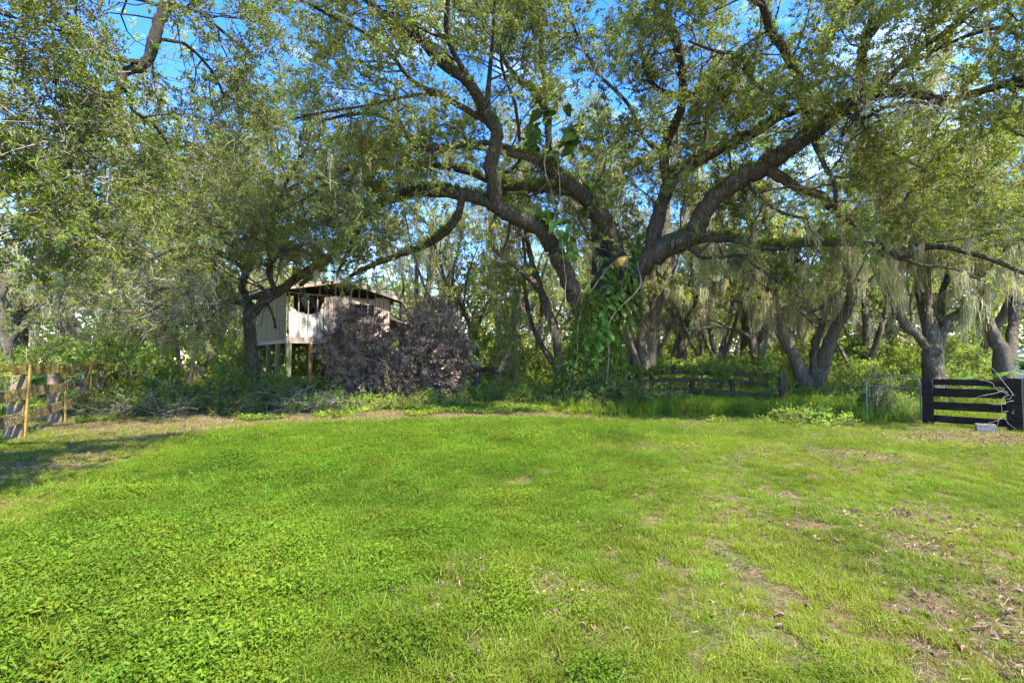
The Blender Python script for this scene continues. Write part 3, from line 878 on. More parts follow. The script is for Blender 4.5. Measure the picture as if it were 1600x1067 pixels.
A([(1190, 10, 12.9, 6), (1160, -10, 12.6, 5), (1130, -40, 12.2, 4)])
A([(1340, 158, 13.4, 15), (1345, 110, 13.2, 13), (1350, 75, 12.9, 12), (1370, 38, 12.5, 11), (1398, -6, 12, 10), (1430, -60, 11.5, 7)])
A([(1352, 80, 12.8, 7), (1360, 30, 12.5, 6), (1365, -20, 12.2, 5)])
A([(1365, 150, 13, 10), (1400, 112, 12.3, 9), (1440, 76, 11.6, 8), (1490, 42, 11.0, 8), (1536, 6, 10.4, 7), (1590, -40, 9.8, 5)])
A([(1420, 100, 12.0, 6), (1470, 74, 11.5, 6), (1530, 50, 11.0, 7), (1570, 46, 10.6, 7), (1610, 66, 10.2, 6)])
A([(1545, 50, 10.8, 5), (1560, 75, 10.6, 4), (1590, 84, 10.3, 3)])
A([(1315, 175, 13.7, 8), (1348, 185, 13.5, 6), (1385, 168, 13.2, 5), (1430, 160, 12.9, 5), (1500, 170, 12.4, 5), (1555, 192, 12.0, 5), (1610, 218, 11.6, 4)])
A([(1335, 170, 13.5, 6), (1365, 220, 13.8, 5), (1420, 250, 14.1, 4), (1480, 268, 14.3, 4), (1540, 282, 14.4, 4), (1620, 294, 14.5, 3)])
A([(1170, 290, 15.4, 5), (1190, 312, 15.0, 5), (1206, 324, 14.8, 4), (1232, 336, 14.6, 4), (1262, 342, 14.4, 3)])
A([(1272, 222, 14.3, 8), (1290, 262, 14.2, 6), (1302, 282, 14.1, 6), (1306, 316, 14.0, 4)])
A([(1070, 378, 16.3, 11), (1110, 373, 16.2, 10), (1145, 373, 16.0, 10), (1176, 384, 15.7, 9), (1215, 386, 15.4, 9), (1255, 382, 15.0, 9), (1300, 380, 14.6, 9), (1345, 381, 14.1, 9), (1380, 386, 13.7, 9), (1408, 403, 13.4, 9), (1435, 390, 13.1, 8), (1470, 386, 12.7, 8), (1515, 395, 12.3, 7), (1575, 416, 11.9, 7), (1640, 445, 11.5, 5)])
A([(1408, 403, 13.4, 6), (1440, 414, 13.8, 5), (1490, 420, 14.2, 4), (1540, 440, 14.6, 3)])
A([(1068, 382, 16.3, 7), (1092, 398, 16.0, 6), (1120, 402, 15.7, 5), (1155, 399, 15.4, 4)])
A([(1155, 399, 15.4, 3), (1200, 430, 15.2, 3), (1230, 450, 15.0, 2)])
# limbs over the yard and out of the picture
n_traced = len(oak.lim)
oak.limb3([(*at(1010, -20, 14.2), .14), (5.5, 12.0, 15.0, .11), (6.5, 10.5, 16.2, .08), (7.5, 9.0, 16.8, .04)])
oak.limb3([(*at(765, -40, 16.0), .09), (-1.0, 17.5, 15.2, .07), (-1.5, 19, 16.5, .04)])
oak.limb3([(*at(945, 480, 17.2), .5), (3.6, 19.2, 6.6, .4), (3.9, 22, 9.6, .3), (4.6, 24.5, 12, .2), (4.5, 26, 14.5, .1)])
oak.limb3([(3.9, 21.5, 9.2, .25), (0.8, 23.5, 11.5, .17), (-2.5, 25, 12.8, .10), (-5.5, 26, 13.2, .05)])
oak.limb3([(4.2, 22.5, 10.2, .22), (8, 23.5, 12, .15), (11.5, 24, 13, .09), (14, 24, 13.2, .05)])

MAIN = [B for B in oak.lim if len(B) > 8]
thick = oak.lim[5:]


def crown_keep(p):
    """where the great oak carries side branches"""
    return p[2] > 4.6


oak.b2 = oak.grow(thick, 0.46, (1.3, 3.2), 0.42, 0.05, 0.12, 0.28, 1.0, .55, .28, 6, keep=crown_keep, back=.9)
oak.b3 = oak.grow(oak.b2, 0.34, (0.5, 1.3), 0.5, 0.016, 0.15, 0.15, 1.0, .6, .3, 4, gravity=.03, keep=lambda p: p[2] > 4.4)
P, D = oak.leaves_on(oak.b3, 0.098, .2, .14)
P2, D2 = oak.leaves_on(oak.b2, 0.5, .4, .15)
P = np.vstack([P, P2]); D = np.vstack([D, D2])
cl = fbm(P[:, 0] * .55 + 9, P[:, 1] * .4 + P[:, 2] * .62, 51, 3)
k = cl > 0.31
for B in oak.lim:
    if B[:, 3].max() < .11: continue
    C = B[B[:, 3] > .10]
    if len(C) < 2: continue
    d2 = np.min(np.linalg.norm(P[:, None, :] - C[None, :, :3], axis=2) - C[None, :, 3], axis=1)
    k &= ~((d2 < .42) & (rng.uniform(0, 1, len(P)) < .85))
# the space between the arching right limb and the low level one stays open
k &= ~((P[:, 0] > 2.8) & (P[:, 0] < 10) & (P[:, 1] < 15.8) & (P[:, 2] > 5.4) & (P[:, 2] < 6.0 + .38 * (P[:, 0] - 2.8)) & (rng.uniform(0, 1, len(P)) < .72))
k &= ~((P[:, 0] > -3.5) & (P[:, 0] < 2.5) & (P[:, 2] < 7.4) & (rng.uniform(0, 1, len(P)) < .5))
P, D = P[k], D[k]
print('oak sprays', len(P), 'b2', len(oak.b2), 'b3', len(oak.b3))
oak.wood('trunk', (16, 5, 3), .07)
oak.crown('oak', P, D)
oak.moss([B for B in oak.lim[28:] + oak.b2 if True], 0.9, 'moss_short', .5, 1.3, keep=lambda p: p[0] > 2.0 or rng.uniform() < .35)
# resurrection fern along the tops of the big limbs
FP = []
for B in oak.lim[:]:
    for i in range(1, len(B) - 1):
        for q in range(5):
            if B[i, 3] > 0.10 and B[i, 2] > 4.5:
                f = rng.uniform(); c = B[i, :3] * (1 - f) + B[i + 1, :3] * f; a = rng.normal(0, .6)
                tg = B[i + 1, :3] - B[i, :3]; tg /= np.linalg.norm(tg); s_ = np.cross(tg, (0, 0, 1.0))
                if np.linalg.norm(s_) < .45: continue
                FP.append(c + (np.array((0, 0, 1)) * math.cos(a) + s_ * math.sin(a)) * B[i, 3] * .98)
FP = np.array(FP); c_ = fbm(FP[:, 0] * 1.2, FP[:, 2] * 1.2 + FP[:, 1], 12); FP = FP[c_ > .40]; n = len(FP)
fern = tuft_mesh('fern_tuft', M['under_leaf'], 16, 0.16, 0.014, 0.10, 1.2, 12)
R = np.stack([rng.normal(0, .4, n), rng.normal(0, .4, n), rng.uniform(0, 6.28, n)], 1)
scatter('resurrection_fern', fern, FP, R, rng.uniform(.6, 1.4, n), rng.uniform(0, .8, n), oak.root)
# torn, red-brown broken limb and the sawn scar with its hollow
g = Geo()
Q = [(*at(px, py, d), r / F_PX * d) for px, py, d, r in ((1200, 268, 14.9, 8), (1225, 281, 14.7, 8), (1252, 296, 14.5, 7), (1284, 308, 14.3, 7), (1300, 326, 14.2, 6), (1322, 341, 14.1, 4), (1338, 354, 14.0, 2))]
B = smooth_path(Q, 4, .12); g.tube(B[:, :3], B[:, 3], 9, .16)
for q in range(5):
    i = 8 + 3 * q; a = B[min(i, len(B) - 2), :3]; g.tube([a, a + rng.normal(0, .12, 3) + (0.12, 0, -.1)], [.03, .004], 4)
tag(g.obj('broken_limb', M['bark_red'], oak.root, True), 'torn red brown broken limb hanging under the right arch')
sc = at(976, 408, 16.4)
g = Geo(); a = np.linspace(0, 2 * np.pi, 12, endpoint=False)
V = [sc + np.array((0, 0, 0))] + [sc + np.array((math.cos(t) * .21 * (1 + .15 * math.sin(3 * t)), .05, math.sin(t) * .19)) for t in a] + [sc + np.array((math.cos(t) * .26, .42, math.sin(t) * .24)) for t in a]
F3 = [(0, 1 + i, 1 + (i + 1) % 12) for i in range(12)]
g.add(np.array(V), np.array([(1 + i, 13 + i, 13 + (i + 1) % 12, 1 + (i + 1) % 12) for i in range(12)])); me = g.mesh('branch_scar', plain_mat('raw_wood', (0.62, 0.30, 0.05), (0.80, 0.50, 0.12), 14), False, oak.root.location)
link('branch_stub', me, oak.root)
g = Geo(); g.add(np.array(V[:13]), np.array(F3)); tag(g.obj('cut_face', bpy.data.materials['raw_wood'], oak.root), 'orange sawn cut on a stub at the fork')

# ============================================================ LEFT OAK
LO = at(395, 606, 16.2); LO[2] = float(gh(LO[0], LO[1])) - .1
lo = Tree('live_oak', 'dense grey green oak with low drooping branches left of the stilt shed', LO)
A = lambda p: lo.limb(p, k=.68)
A([(396, 612, 16.2, 24), (395, 575, 16.2, 16), (392, 540, 16.2, 14), (390, 505, 16.2, 15), (392, 480, 16.2, 15)])
A([(392, 500, 16.2, 12), (410, 474, 16.1, 11), (440, 452, 15.9, 11), (470, 430, 15.7, 10), (500, 408, 15.6, 9), (528, 392, 15.4, 8), (545, 370, 15.2, 6), (556, 340, 15, 4)])
A([(398, 486, 16.1, 10), (372, 472, 15.7, 8), (345, 474, 15.3, 7), (318, 480, 14.9, 5), (300, 490, 14.6, 4), (280, 510, 14.2, 3)])
A([(392, 482, 16.2, 11), (378, 450, 16.3, 10), (384, 420, 16.4, 9), (370, 380, 16.4, 8), (360, 330, 16.4, 7), (340, 280, 16.2, 6), (320, 230, 16, 4)])
A([(384, 420, 16.4, 8), (410, 380, 16.0, 7), (430, 330, 15.6, 6), (450, 280, 15.2, 5), (480, 230, 14.8, 4)])
A([(372, 390, 16.4, 7), (330, 360, 16.2, 6), (290, 340, 15.8, 5), (240, 330, 15.4, 4), (200, 340, 15, 3)])
A([(345, 474, 15.3, 5), (300, 455, 14.6, 4), (250, 450, 14, 3), (215, 462, 13.5, 2.5), (180, 500, 13, 2)])
A([(384, 420, 16.4, 7), (350, 400, 15.2, 6), (310, 385, 14.0, 5), (270, 390, 13, 4), (230, 410, 12.4, 3)])
A([(430, 455, 15.9, 7), (420, 420, 15.0, 6), (440, 395, 14.2, 4), (470, 385, 13.6, 3)])
lo.limb3([(*at(384, 420, 16.4), .2), (-9.6, 18.5, 7.5, .16), (-10.5, 20.5, 9.5, .1), (-11.5, 22, 10.5, .06)])
lo.limb3([(*at(372, 380, 16.4), .16), (-12.5, 17.5, 8, .12), (-15.5, 18.5, 9.5, .07), (-17, 19, 10, .04)])
lo.b2 = lo.grow(lo.lim[1:], 0.34, (1.5, 3.2), 0.45, 0.045, 0.1, 0.12, 1.0, .6, .3, 6, gravity=.05, z_min=2.6)
lo.b3 = lo.grow(lo.b2, 0.36, (0.6, 1.4), 0.5, 0.014, 0.15, 0.0, 1.0, .6, .3, 4, gravity=.09, z_min=2.0)
P, D = lo.leaves_on(lo.b3, 0.10, .2, .14)
bare_zone = (P[:, 2] < 3.9) & (P[:, 0] < -7.0) & (P[:, 1] < 16.5)
k = ((fbm(P[:, 0] * .55 + 3, P[:, 1] * .4 + P[:, 2] * .6, 52, 3) > 0.27)) & ~(bare_zone & (rng.uniform(0, 1, len(P)) < .5)) & ~((P[:, 0] > -8.6) & (P[:, 2] < 4.6))
P, D = P[k], D[k]; print('left oak sprays', len(P))
lo.wood('trunk', (14, 5, 3), .10)
lo.crown('oak_grey', P, D)
lo.moss(lo.b2, 1.6, 'moss_short', .5, 1.1, tone=.2)

# ============================================================ OVERHANGING BRANCHES OF A NEAR OAK, TOP LEFT
NO = np.array((-8.6, 4.2, float(gh(-8.6, 4.2)) - .1))
no = Tree('live_oak', 'nearest oak whose dark leafed branches hang into the top left corner', NO)
no.limb3([(-8.6, 4.2, -.1, .50), (-8.4, 4.3, 1.8, .40), (-8.0, 4.4, 3.6, .36), (-7.2, 4.7, 5.4, .30), (-6.2, 5.2, 6.9, .20), (-5.1, 5.7, 7.3, .12), (*at(262, -40, 6.0), .085)])
A = no.limb
A([(264, -40, 6, 11), (262, 0, 6, 10), (250, 32, 6, 10), (240, 66, 6, 10), (231, 95, 6, 9), (214, 106, 5.95, 9), (194, 116, 5.9, 8), (184, 145, 5.8, 7), (165, 176, 5.7, 6), (150, 196, 5.6, 5), (131, 212, 5.5, 4.5), (109, 256, 5.4, 4), (90, 294, 5.3, 3.5), (49, 338, 5.2, 3), (26, 398, 5.1, 2)])
A([(231, 98, 6, 6), (190, 94, 5.8, 5), (150, 82, 5.6, 4.5), (118, 62, 5.5, 4), (92, 48, 5.4, 3.5), (45, 34, 5.2, 3), (-5, 20, 5, 3), (-60, 0, 4.8, 2)])
A([(190, 135, 5.8, 4), (203, 152, 6, 4), (207, 172, 6.1, 3.5), (228, 186, 6.3, 3.5), (244, 200, 6.5, 3), (262, 225, 6.7, 2.5), (274, 252, 6.9, 2)])
A([(180, 146, 5.8, 4), (150, 150, 5.5, 4), (125, 160, 5.2, 3), (98, 165, 5.0, 3), (70, 150, 4.8, 2.5), (30, 180, 4.6, 2)])
A([(150, 196, 5.6, 3.5), (110, 242, 5.2, 2.5), (60, 250, 5.0, 2.5), (20, 270, 4.8, 2)])
A([(109, 256, 5.4, 3), (118, 300, 5.6, 2.5), (130, 345, 5.8, 2), (150, 390, 6, 1.5)])
A([(240, 60, 6, 4), (290, 70, 6.3, 3), (330, 110, 6.6, 2.5), (350, 150, 6.8, 2)])
A([(256, 10, 6, 4), (200, -5, 5.8, 4), (140, -15, 5.6, 3), (60, -20, 5.4, 2.5)])
A([(258, 5, 6, 4), (310, 20, 6.4, 3), (360, 60, 6.8, 2.5), (400, 90, 7.2, 2)])
no.limb3([(-7.2, 4.7, 5.4, .25), (-6.9, 5.9, 8.0, .16), (-6.0, 7.4, 9.4, .1), (-5.0, 8.6, 9.8, .05)])
no.b2 = no.grow(no.lim[1:], 0.14, (0.5, 1.5), 0.5, 0.014, 0.02, 0.0, 1.0, .55, .28, 5, gravity=.06, keep=lambda p: p[2] > 2.8)
no.b3 = no.grow(no.b2, 0.24, (0.22, 0.6), 0.5, 0.006, 0.15, 0.0, 1.0, .6, .3, 3, gravity=.1, keep=lambda p: p[2] > 2.6)
P, D = no.leaves_on(no.b3, 0.085, .2, .08)
k = fbm(P[:, 0] * 1.1 + 3, P[:, 1] + P[:, 2] * 1.1, 57, 3) > 0.37
P, D = P[k], D[k]; print('near sprays', len(P))
no.wood('trunk', (12, 6, 3), .08)
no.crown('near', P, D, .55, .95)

# spiky air plants sitting on its branch
am = tuft_mesh('air_plant_tuft', M['palm_leaf'], 46, 0.42, 0.007, 0.05, 1.15, 31, seg=4)
for (px, py, d, s_, lab) in ((300, 8, 6.1, 1.0, 'large spiky air plant on the high branch at the top left'), (238, 78, 5.95, .55, 'smaller spiky air plant below the fork of the top left branch')):
    p = at(px, py, d)
    o = link('air_plant', am, None, tuple(p)); o.scale = (s_,) * 3; o.rotation_euler = (0.5, 0.6, 1.0); tag(o, lab, 'air plant')

# ============================================================ TREES BEHIND, TRACED ONE BY ONE
def far_tree(name, label, base_px, d, limbs, height=11, spread=4.0, leafd=1.0, mossd=1.0, spray='far', bark='bark_far', tone=None, seed=0, group='mossy oaks of the grove'):
    b = at(base_px[0], base_px[1], d); b[2] = float(gh(b[0], b[1])) - .1
    t = Tree(name, label, b, 'tree', bark, group)
    tips = []; t.rscale = .86
    for i, Lm in enumerate(limbs):
        Q = [(px, py, d + dd, r) for px, py, dd, r in Lm]
        B = t.limb(Q, .09)
        if i == 0: B[0, 2] = b[2]
        tips.append(B)
    # every stem goes on upward beyond what was traced
    ups = []
    for B in tips:
        top = B[-1]; ang = B[-1, :3] - B[-3, :3]; ang = ang / np.linalg.norm(ang)
        if top[2] < height - 2.5 and top[3] > 0.05:
            pts = [top]; p = top[:3].copy(); dd = ang * .6 + np.array((0, 0, .8)); dd /= np.linalg.norm(dd); n = 6; st = (height - top[2]) / n * 1.1
            for j in range(n):
                dd = dd + rng.normal(0, .18, 3); dd /= np.linalg.norm(dd); p = p + dd * st; pts.append(np.append(p, top[3] * (1 - .8 * (j + 1) / n)))
            B2 = smooth_path(pts, 3, .05); t.lim.append(B2); ups.append(B2)
    big = [B for B in t.lim]
    t.b2 = t.grow([B for B in big], 1.0, (1.5, spread), .45, .06, .3, .35, 1.0, .5, .25, 6, keep=lambda p: p[2] > 2.6)
    t.b3 = t.grow(t.b2, .8, (.7, 1.8), .5, .022, .2, .15, 1, .6, .3, 4, gravity=.04, keep=lambda p: p[2] > 2.4)
    P, D = t.leaves_on(t.b3, .28 / leafd, .2, .28)
    k = (fbm(P[:, 0] * .4 + 3, P[:, 1] * .3 + P[:, 2] * .5, 60 + seed, 3) > .40) & (P[:, 2] > 3.4 + 2.4 * rng.uniform(0, 1, len(P)))
    P, D = P[k], D[k]
    t.wood('trunk', (10, 4, 3), .08)
    if len(P): t.crown(spray, P, D, .6, 1.15, tone)
    t.moss(t.b2 + t.lim, 0.55 / mossd, 'moss', .5, 1.5, keep=lambda p: p[2] > 3.2)
    return t


FT = []
FT.append(far_tree('oak_tree', 'oak forking low into a wide V behind the gap between the two right fences', (1270, 606), 21, [
    [(1262, 612, 0, 20), (1252, 585, 0, 14), (1234, 545, 0, 12), (1216, 500, 0, 12), (1207, 460, 0, 11), (1210, 410, 0, 9), (1200, 350, 0, 8), (1190, 300, 0, 7)],
    [(1276, 612, .2, 18), (1284, 575, .3, 14), (1300, 525, .2, 12), (1322, 488, 0, 11), (1331, 458, 0, 10), (1332, 410, 0, 8), (1315, 350, 0, 6)],
    [(1270, 600, .2, 9), (1275, 540, .6, 7), (1290, 490, 1, 6), (1312, 460, 1.4, 5), (1330, 425, 1.8, 4)],
    [(1207, 460, 0, 8), (1190, 432, -.5, 6), (1165, 410, -1, 5), (1131, 400, -1.5, 4)],
    [(1212, 505, 0, 7), (1230, 480, .6, 5), (1262, 490, 1.0, 4), (1290, 470, 1.4, 3)]], 11, 3.5, 1, 1.2, seed=1))
FT.append(far_tree('oak_tree', 'stout oak with four upright stems right behind the metal gate and black fence', (1459, 600), 17.5, [
    [(1460, 612, 0, 26), (1459, 580, 0, 21), (1458, 552, 0, 21), (1459, 535, 0, 18)],
    [(1452, 548, 0, 10), (1432, 522, 0, 9), (1412, 505, 0, 9), (1401, 470, 0, 8), (1390, 430, 0, 7), (1378, 380, 0, 6)],
    [(1456, 545, 0, 12), (1451, 490, .2, 10), (1447, 450, .3, 9), (1437, 405, .4, 8), (1428, 340, .5, 7), (1418, 270, .6, 6)],
    [(1466, 545, 0, 10), (1478, 505, 0, 10), (1500, 488, 0, 10), (1522, 474, 0, 9), (1533, 450, 0, 7), (1556, 410, 0, 5)],
    [(1464, 528, .2, 9), (1470, 490, .5, 8), (1473, 455, .8, 7), (1486, 415, 1, 6), (1490, 360, 1.2, 5)]], 10.5, 3.0, .8, 2.2, tone=.6, seed=2))
FT.append(far_tree('oak_tree', 'oak with two thick leaning stems behind the palm at the right edge', (1568, 596), 17.5, [
    [(1570, 606, 0, 24), (1569, 575, 0, 22), (1562, 545, 0, 17), (1548, 515, 0, 13), (1536, 480, 0, 10), (1528, 440, 0, 8)],
    [(1576, 565, 0, 16), (1582, 525, .2, 12), (1585, 480, .4, 11), (1590, 420, .6, 9), (1600, 350, .8, 7)]], 10, 3.0, .9, 1.2, seed=3))
FT.append(far_tree('oak_tree', 'smooth grey oak splitting in two just right of the vine covered trunk', (1008, 590), 23, [
    [(1008, 600, 0, 19), (1006, 570, 0, 14), (1004, 530, 0, 12), (1006, 500, 0, 11), (1002, 470, 0, 8)],
    [(1012, 575, 0, 12), (1018, 520, 0, 12), (1024, 480, 0, 11), (1040, 440, 0, 9), (1052, 410, 0, 8), (1064, 370, 0, 6)],
    [(998, 575, 0, 8), (986, 540, -.4, 6), (974, 505, -.8, 5), (966, 480, -1, 4)]], 12, 3.5, .9, 1.2, seed=4))
FT.append(far_tree('oak_tree', 'single stemmed oak draped in moss behind the left end of the broken fence', (1065, 585), 27, [
    [(1066, 592, 0, 12), (1066, 560, 0, 10), (1062, 525, 0, 8), (1050, 495, 0, 7), (1040, 460, 0, 5)],
    [(1064, 530, 0, 6), (1078, 495, .5, 5), (1090, 460, 1, 4), (1095, 420, 1.4, 3)]], 12, 3.5, .9, 1.2, seed=5))
FT.append(far_tree('oak_tree', 'oak with one long level branch behind the middle of the broken fence', (1180, 590), 25, [
    [(1182, 596, 0, 14), (1180, 565, 0, 10), (1174, 530, 0, 9), (1164, 490, 0, 7), (1155, 455, 0, 6), (1130, 425, 0, 5)],
    [(1174, 532, 0, 6), (1160, 520, -.5, 5), (1135, 511, -1, 4), (1105, 512, -1.6, 3), (1085, 516, -2, 2)],
    [(1186, 560, 0, 8), (1196, 520, .5, 7), (1203, 480, 1, 5), (1204, 440, 1.5, 4)]], 12, 3.5, 1, 1.4, seed=6))
FT.append(far_tree('oak_tree', 'straight dark trunk between the V shaped oak and the metal gate', (1356, 595), 26, [
    [(1357, 600, 0, 12), (1356, 560, 0, 9), (1354, 510, 0, 8), (1352, 460, 0, 7), (1350, 400, 0, 5)],
    [(1358, 548, 0, 5), (1372, 528, .4, 4), (1395, 520, .8, 3), (1412, 514, 1, 3)]], 11, 3.5, 1, 1.5, seed=7))
FT.append(far_tree('oak_tree', 'pale oak leaning left just left of the vine covered trunk', (872, 592), 23, [
    [(876, 600, 0, 14), (873, 560, 0, 9), (866, 510, 0, 8), (850, 465, 0, 7), (832, 440, 0, 6), (800, 412, 0, 5), (770, 390, 0, 4)],
    [(860, 500, 0, 7), (842, 445, .5, 6), (828, 395, 1, 5), (818, 340, 1.5, 4)],
    [(870, 575, 0, 7), (850, 545, .3, 5), (836, 520, .6, 4), (824, 480, .9, 4), (818, 430, 1.2, 3)]], 12, 3.0, .9, .8, seed=8))
FT.append(far_tree('oak_tree', 'slim oak with two bare upright stems right of the stilt shed roof', (668, 585), 29, [
    [(668, 596, 0, 8), (666, 540, 0, 6), (666, 480, 0, 6), (672, 430, 0, 5), (680, 370, 0, 4)],
    [(666, 545, 0, 5), (655, 490, .5, 4), (650, 440, 1, 4), (656, 380, 1.5, 3)]], 12, 3.0, .6, .8, seed=9))
FT.append(far_tree('oak_tree', 'slender mossy oak between the purple shrub and the vine covered trunk', (800, 592), 27, [
    [(800, 598, 0, 8), (798, 555, 0, 6), (803, 510, 0, 5), (806, 470, 0, 5), (795, 420, 0, 4)],
    [(799, 560, 0, 5), (782, 520, .5, 4), (776, 480, 1, 3), (768, 440, 1.4, 3)]], 11, 2.5, .9, .9, seed=10))
FT.append(far_tree('oak_tree', 'leaning oak trunk with a bright cut scar beyond the left fence', (8, 575), 17, [
    [(4, 600, 0, 13), (10, 560, 0, 10), (18, 532, 0, 8), (42, 504, 0, 8), (64, 480, 0, 7), (84, 448, 0, 6), (96, 400, 0, 5)],
    [(8, 545, 0, 8), (0, 500, .4, 7), (4, 450, .8, 7), (12, 390, 1.2, 5)]], 11, 4.0, 1.2, .6, 'far', tone=None, seed=11))
FT.append(far_tree('oak_tree', 'shaded oak standing among the shrubs at the far end of the left fence', (262, 590), 24, [
    [(262, 600, 0, 12), (260, 560, 0, 8), (250, 510, 0, 7), (235, 470, 0, 6), (230, 420, 0, 5)],
    [(260, 540, 0, 6), (275, 490, .5, 5), (290, 440, 1, 5), (300, 390, 1.4, 4)]], 12, 4.0, 1.3, .6, seed=12))
FT.append(far_tree('oak_tree', 'thin twin stemmed oak in the distance behind the middle of the broken fence', (1118, 580), 34, [
    [(1122, 590, 0, 7), (1116, 550, 0, 5), (1108, 510, 0, 4), (1098, 470, 0, 3)],
    [(1122, 582, 0, 5), (1128, 540, .3, 4), (1140, 500, .6, 4), (1146, 460, .9, 3)]], 12, 3.0, 1.1, 1.2, seed=13))

# long curtains of moss that hang round the stout oak and below the low right limb
def moss_curtain(t, boxes):
    P = []; T = []
    for x0, x1, y0, y1, d, n, tn in boxes:
        for k in range(n):
            x = x0 + (x1 - x0) * rng.uniform(); c = vnoise(x * .09, d, 4)
            if c < .35: continue
            P.append(at(x, y0 + (y1 - y0) * rng.uniform() ** 1.5, d + rng.normal(0, .5))); T.append(tn + rng.normal(0, .15))
    n = len(P); R = np.zeros((n, 3)); R[:, 2] = rng.uniform(0, 6.28, n)
    scatter('moss_curtain', SP['moss'], P, R, rng.uniform(.6, 1.5, n), np.clip(T, 0, 1), t.root)


moss_curtain(FT[1], [(1378, 1425, 290, 420, 17, 60, .5), (1430, 1535, 290, 380, 17.5, 110, .9), (1490, 1545, 380, 440, 17, 40, .6), (1375, 1415, 400, 450, 16.5, 30, .9), (1540, 1600, 330, 440, 17.5, 50, .5)])
moss_curtain(FT[0], [(1085, 1200, 385, 410, 18, 50, .5), (1235, 1340, 350, 460, 20, 70, .4), (1337, 1347, 360, 420, 15.5, 14, .8)])
moss_curtain(FT[3], [(1040, 1110, 380, 470, 22, 50, .4), (590, 720, 330, 400, 24, 70, .4), (880, 960, 300, 400, 22, 40, .4)])

# fill: three kinds of oak, copied with their parts
def proto_oak(x, y, lab, n_stem, h, seed):
    b = np.array((x, y, float(gh(x, y)) - .1)); t = Tree('oak_tree', lab, b, 'tree', 'bark_far', 'mossy oaks of the grove')
    for k in range(n_stem):
        a = 6.28 * k / n_stem + rng.uniform(0, 1); ln = rng.uniform(.25, .6); r = .26 if n_stem > 1 else .34
        p = b + (0.12 * math.cos(a), .12 * math.sin(a), 0); pts = [np.append(p, r * 1.3)]; d = np.array((math.cos(a) * ln, math.sin(a) * ln, 1.0)); d /= np.linalg.norm(d)
        for j in range(8):
            p = p + d * h / 8; d = d + rng.normal(0, .16, 3); d[2] = abs(d[2]); d /= np.linalg.norm(d); pts.append(np.append(p, r * (1 - .85 * (j + 1) / 8)))
        t.lim.append(smooth_path(pts, 3, .06))
    t.b2 = t.grow(t.lim, 1.0, (2, 4.5), .45, .07, .3, .35, 1, .5, .22, 6, keep=lambda p: p[2] > 2.8)
    t.b3 = t.grow(t.b2, 1.1, (.8, 2.0), .5, .025, .2, .15, 1, .6, .3, 3, keep=lambda p: p[2] > 2.8)
    P, D = t.leaves_on(t.b3, .34, .1, .35); k = (fbm(P[:, 0] * .4, P[:, 1] * .3 + P[:, 2] * .5, 80 + seed, 3) > .40) & (P[:, 2] > 3.4 + 2 * rng.uniform(0, 1, len(P)))
    t.wood('trunk', (8, 4, 3), .08); t.crown('far', P[k], D[k], .8, 1.5)
    t.moss(t.b2, 1.3, 'moss', .6, 1.6, keep=lambda p: p[2] > 3.0)
    return t.root


protos = [proto_oak(-20.5, 24, 'leafy oak beyond the left fence at the left edge', 3, 10.5, 0),
          proto_oak(16.5, 36, 'three stemmed oak deep in the grove behind the V shaped oak', 3, 11.5, 1),
          proto_oak(-2.6, 41, 'tall straight oak far behind the purple shrub', 1, 12.0, 2)]
fills = [(-2.0, 30, 1, 'mossy oak in the middle distance right behind the purple shrub'), (-5.6, 44, 1, 'slender leaning oak far behind the roof ridge of the stilt shed'), (3.2, 28, 2, 'straight mossy trunk between the vine covered oak and the grey split oak'),
         (9.6, 33, 1, 'mossy oak behind the single stemmed oak draped in moss'), (14.5, 31, 2, 'slim upright oak left of and behind the V shaped oak'), (20.5, 31, 1, 'mossy oak behind the gap between metal gate and V shaped oak'),
         (26, 44, 1, 'oak in the far grove left of the grey roof'), (38, 50, 1, 'oak behind the grey roofed house'), (-17.5, 40, 1, 'mossy oak far behind the left drooping oak'), (-30, 36, 0, 'leafy oak in the far left corner of the field'),
         (4.8, 50, 0, 'farthest oak seen right of the vine covered trunk'), (-9.5, 54, 1, 'farthest oak seen over the shed roof'), (10, 56, 1, 'farthest oak behind the broken fence'), (-24, 23, 2, 'straight oak beyond the left fence near the leaning trunk'),
         (-27, 30, 1, 'leafy oak far beyond the left fence, behind the leaning trunk'), (-20, 34, 2, 'upright oak far behind the end of the left fence'),
         (-14.5, 31, 0, 'leafy oak behind the left oak and the stilt shed'), (-8.6, 36, 1, 'mossy oak rising behind the roof of the stilt shed'),
         (1.6, 36, 0, 'mossy oak far behind the vine covered trunk'), (7.4, 38, 1, 'mossy oak in the distance right of the vine covered trunk'),
         (12.2, 44, 2, 'straight trunk in the distance behind the broken fence'), (22.5, 40, 2, 'straight oak deep in the grove left of the metal gate'),
         (27, 33, 0, 'mossy oak deep in the grove behind the metal gate'), (24, 26, 1, 'mossy oak behind the palm at the right edge of the yard'),
         (33, 40, 1, 'oak in the distance near the grey roof'), (20, 52, 0, 'farthest oak seen through the middle of the right grove'),
         (-36, 42, 0, 'farthest oak beyond the left fence'), (31, 52, 2, 'farthest straight oak behind the stout four stemmed oak'), (-13, 48, 2, 'farthest oak behind the left drooping oak')]
for i, (x, y, k, lab) in enumerate(fills):
    dup(protos[k], (x, y, float(gh(x, y)) - .1), rng.uniform(0, 6.28), rng.uniform(.88, 1.12), lab)

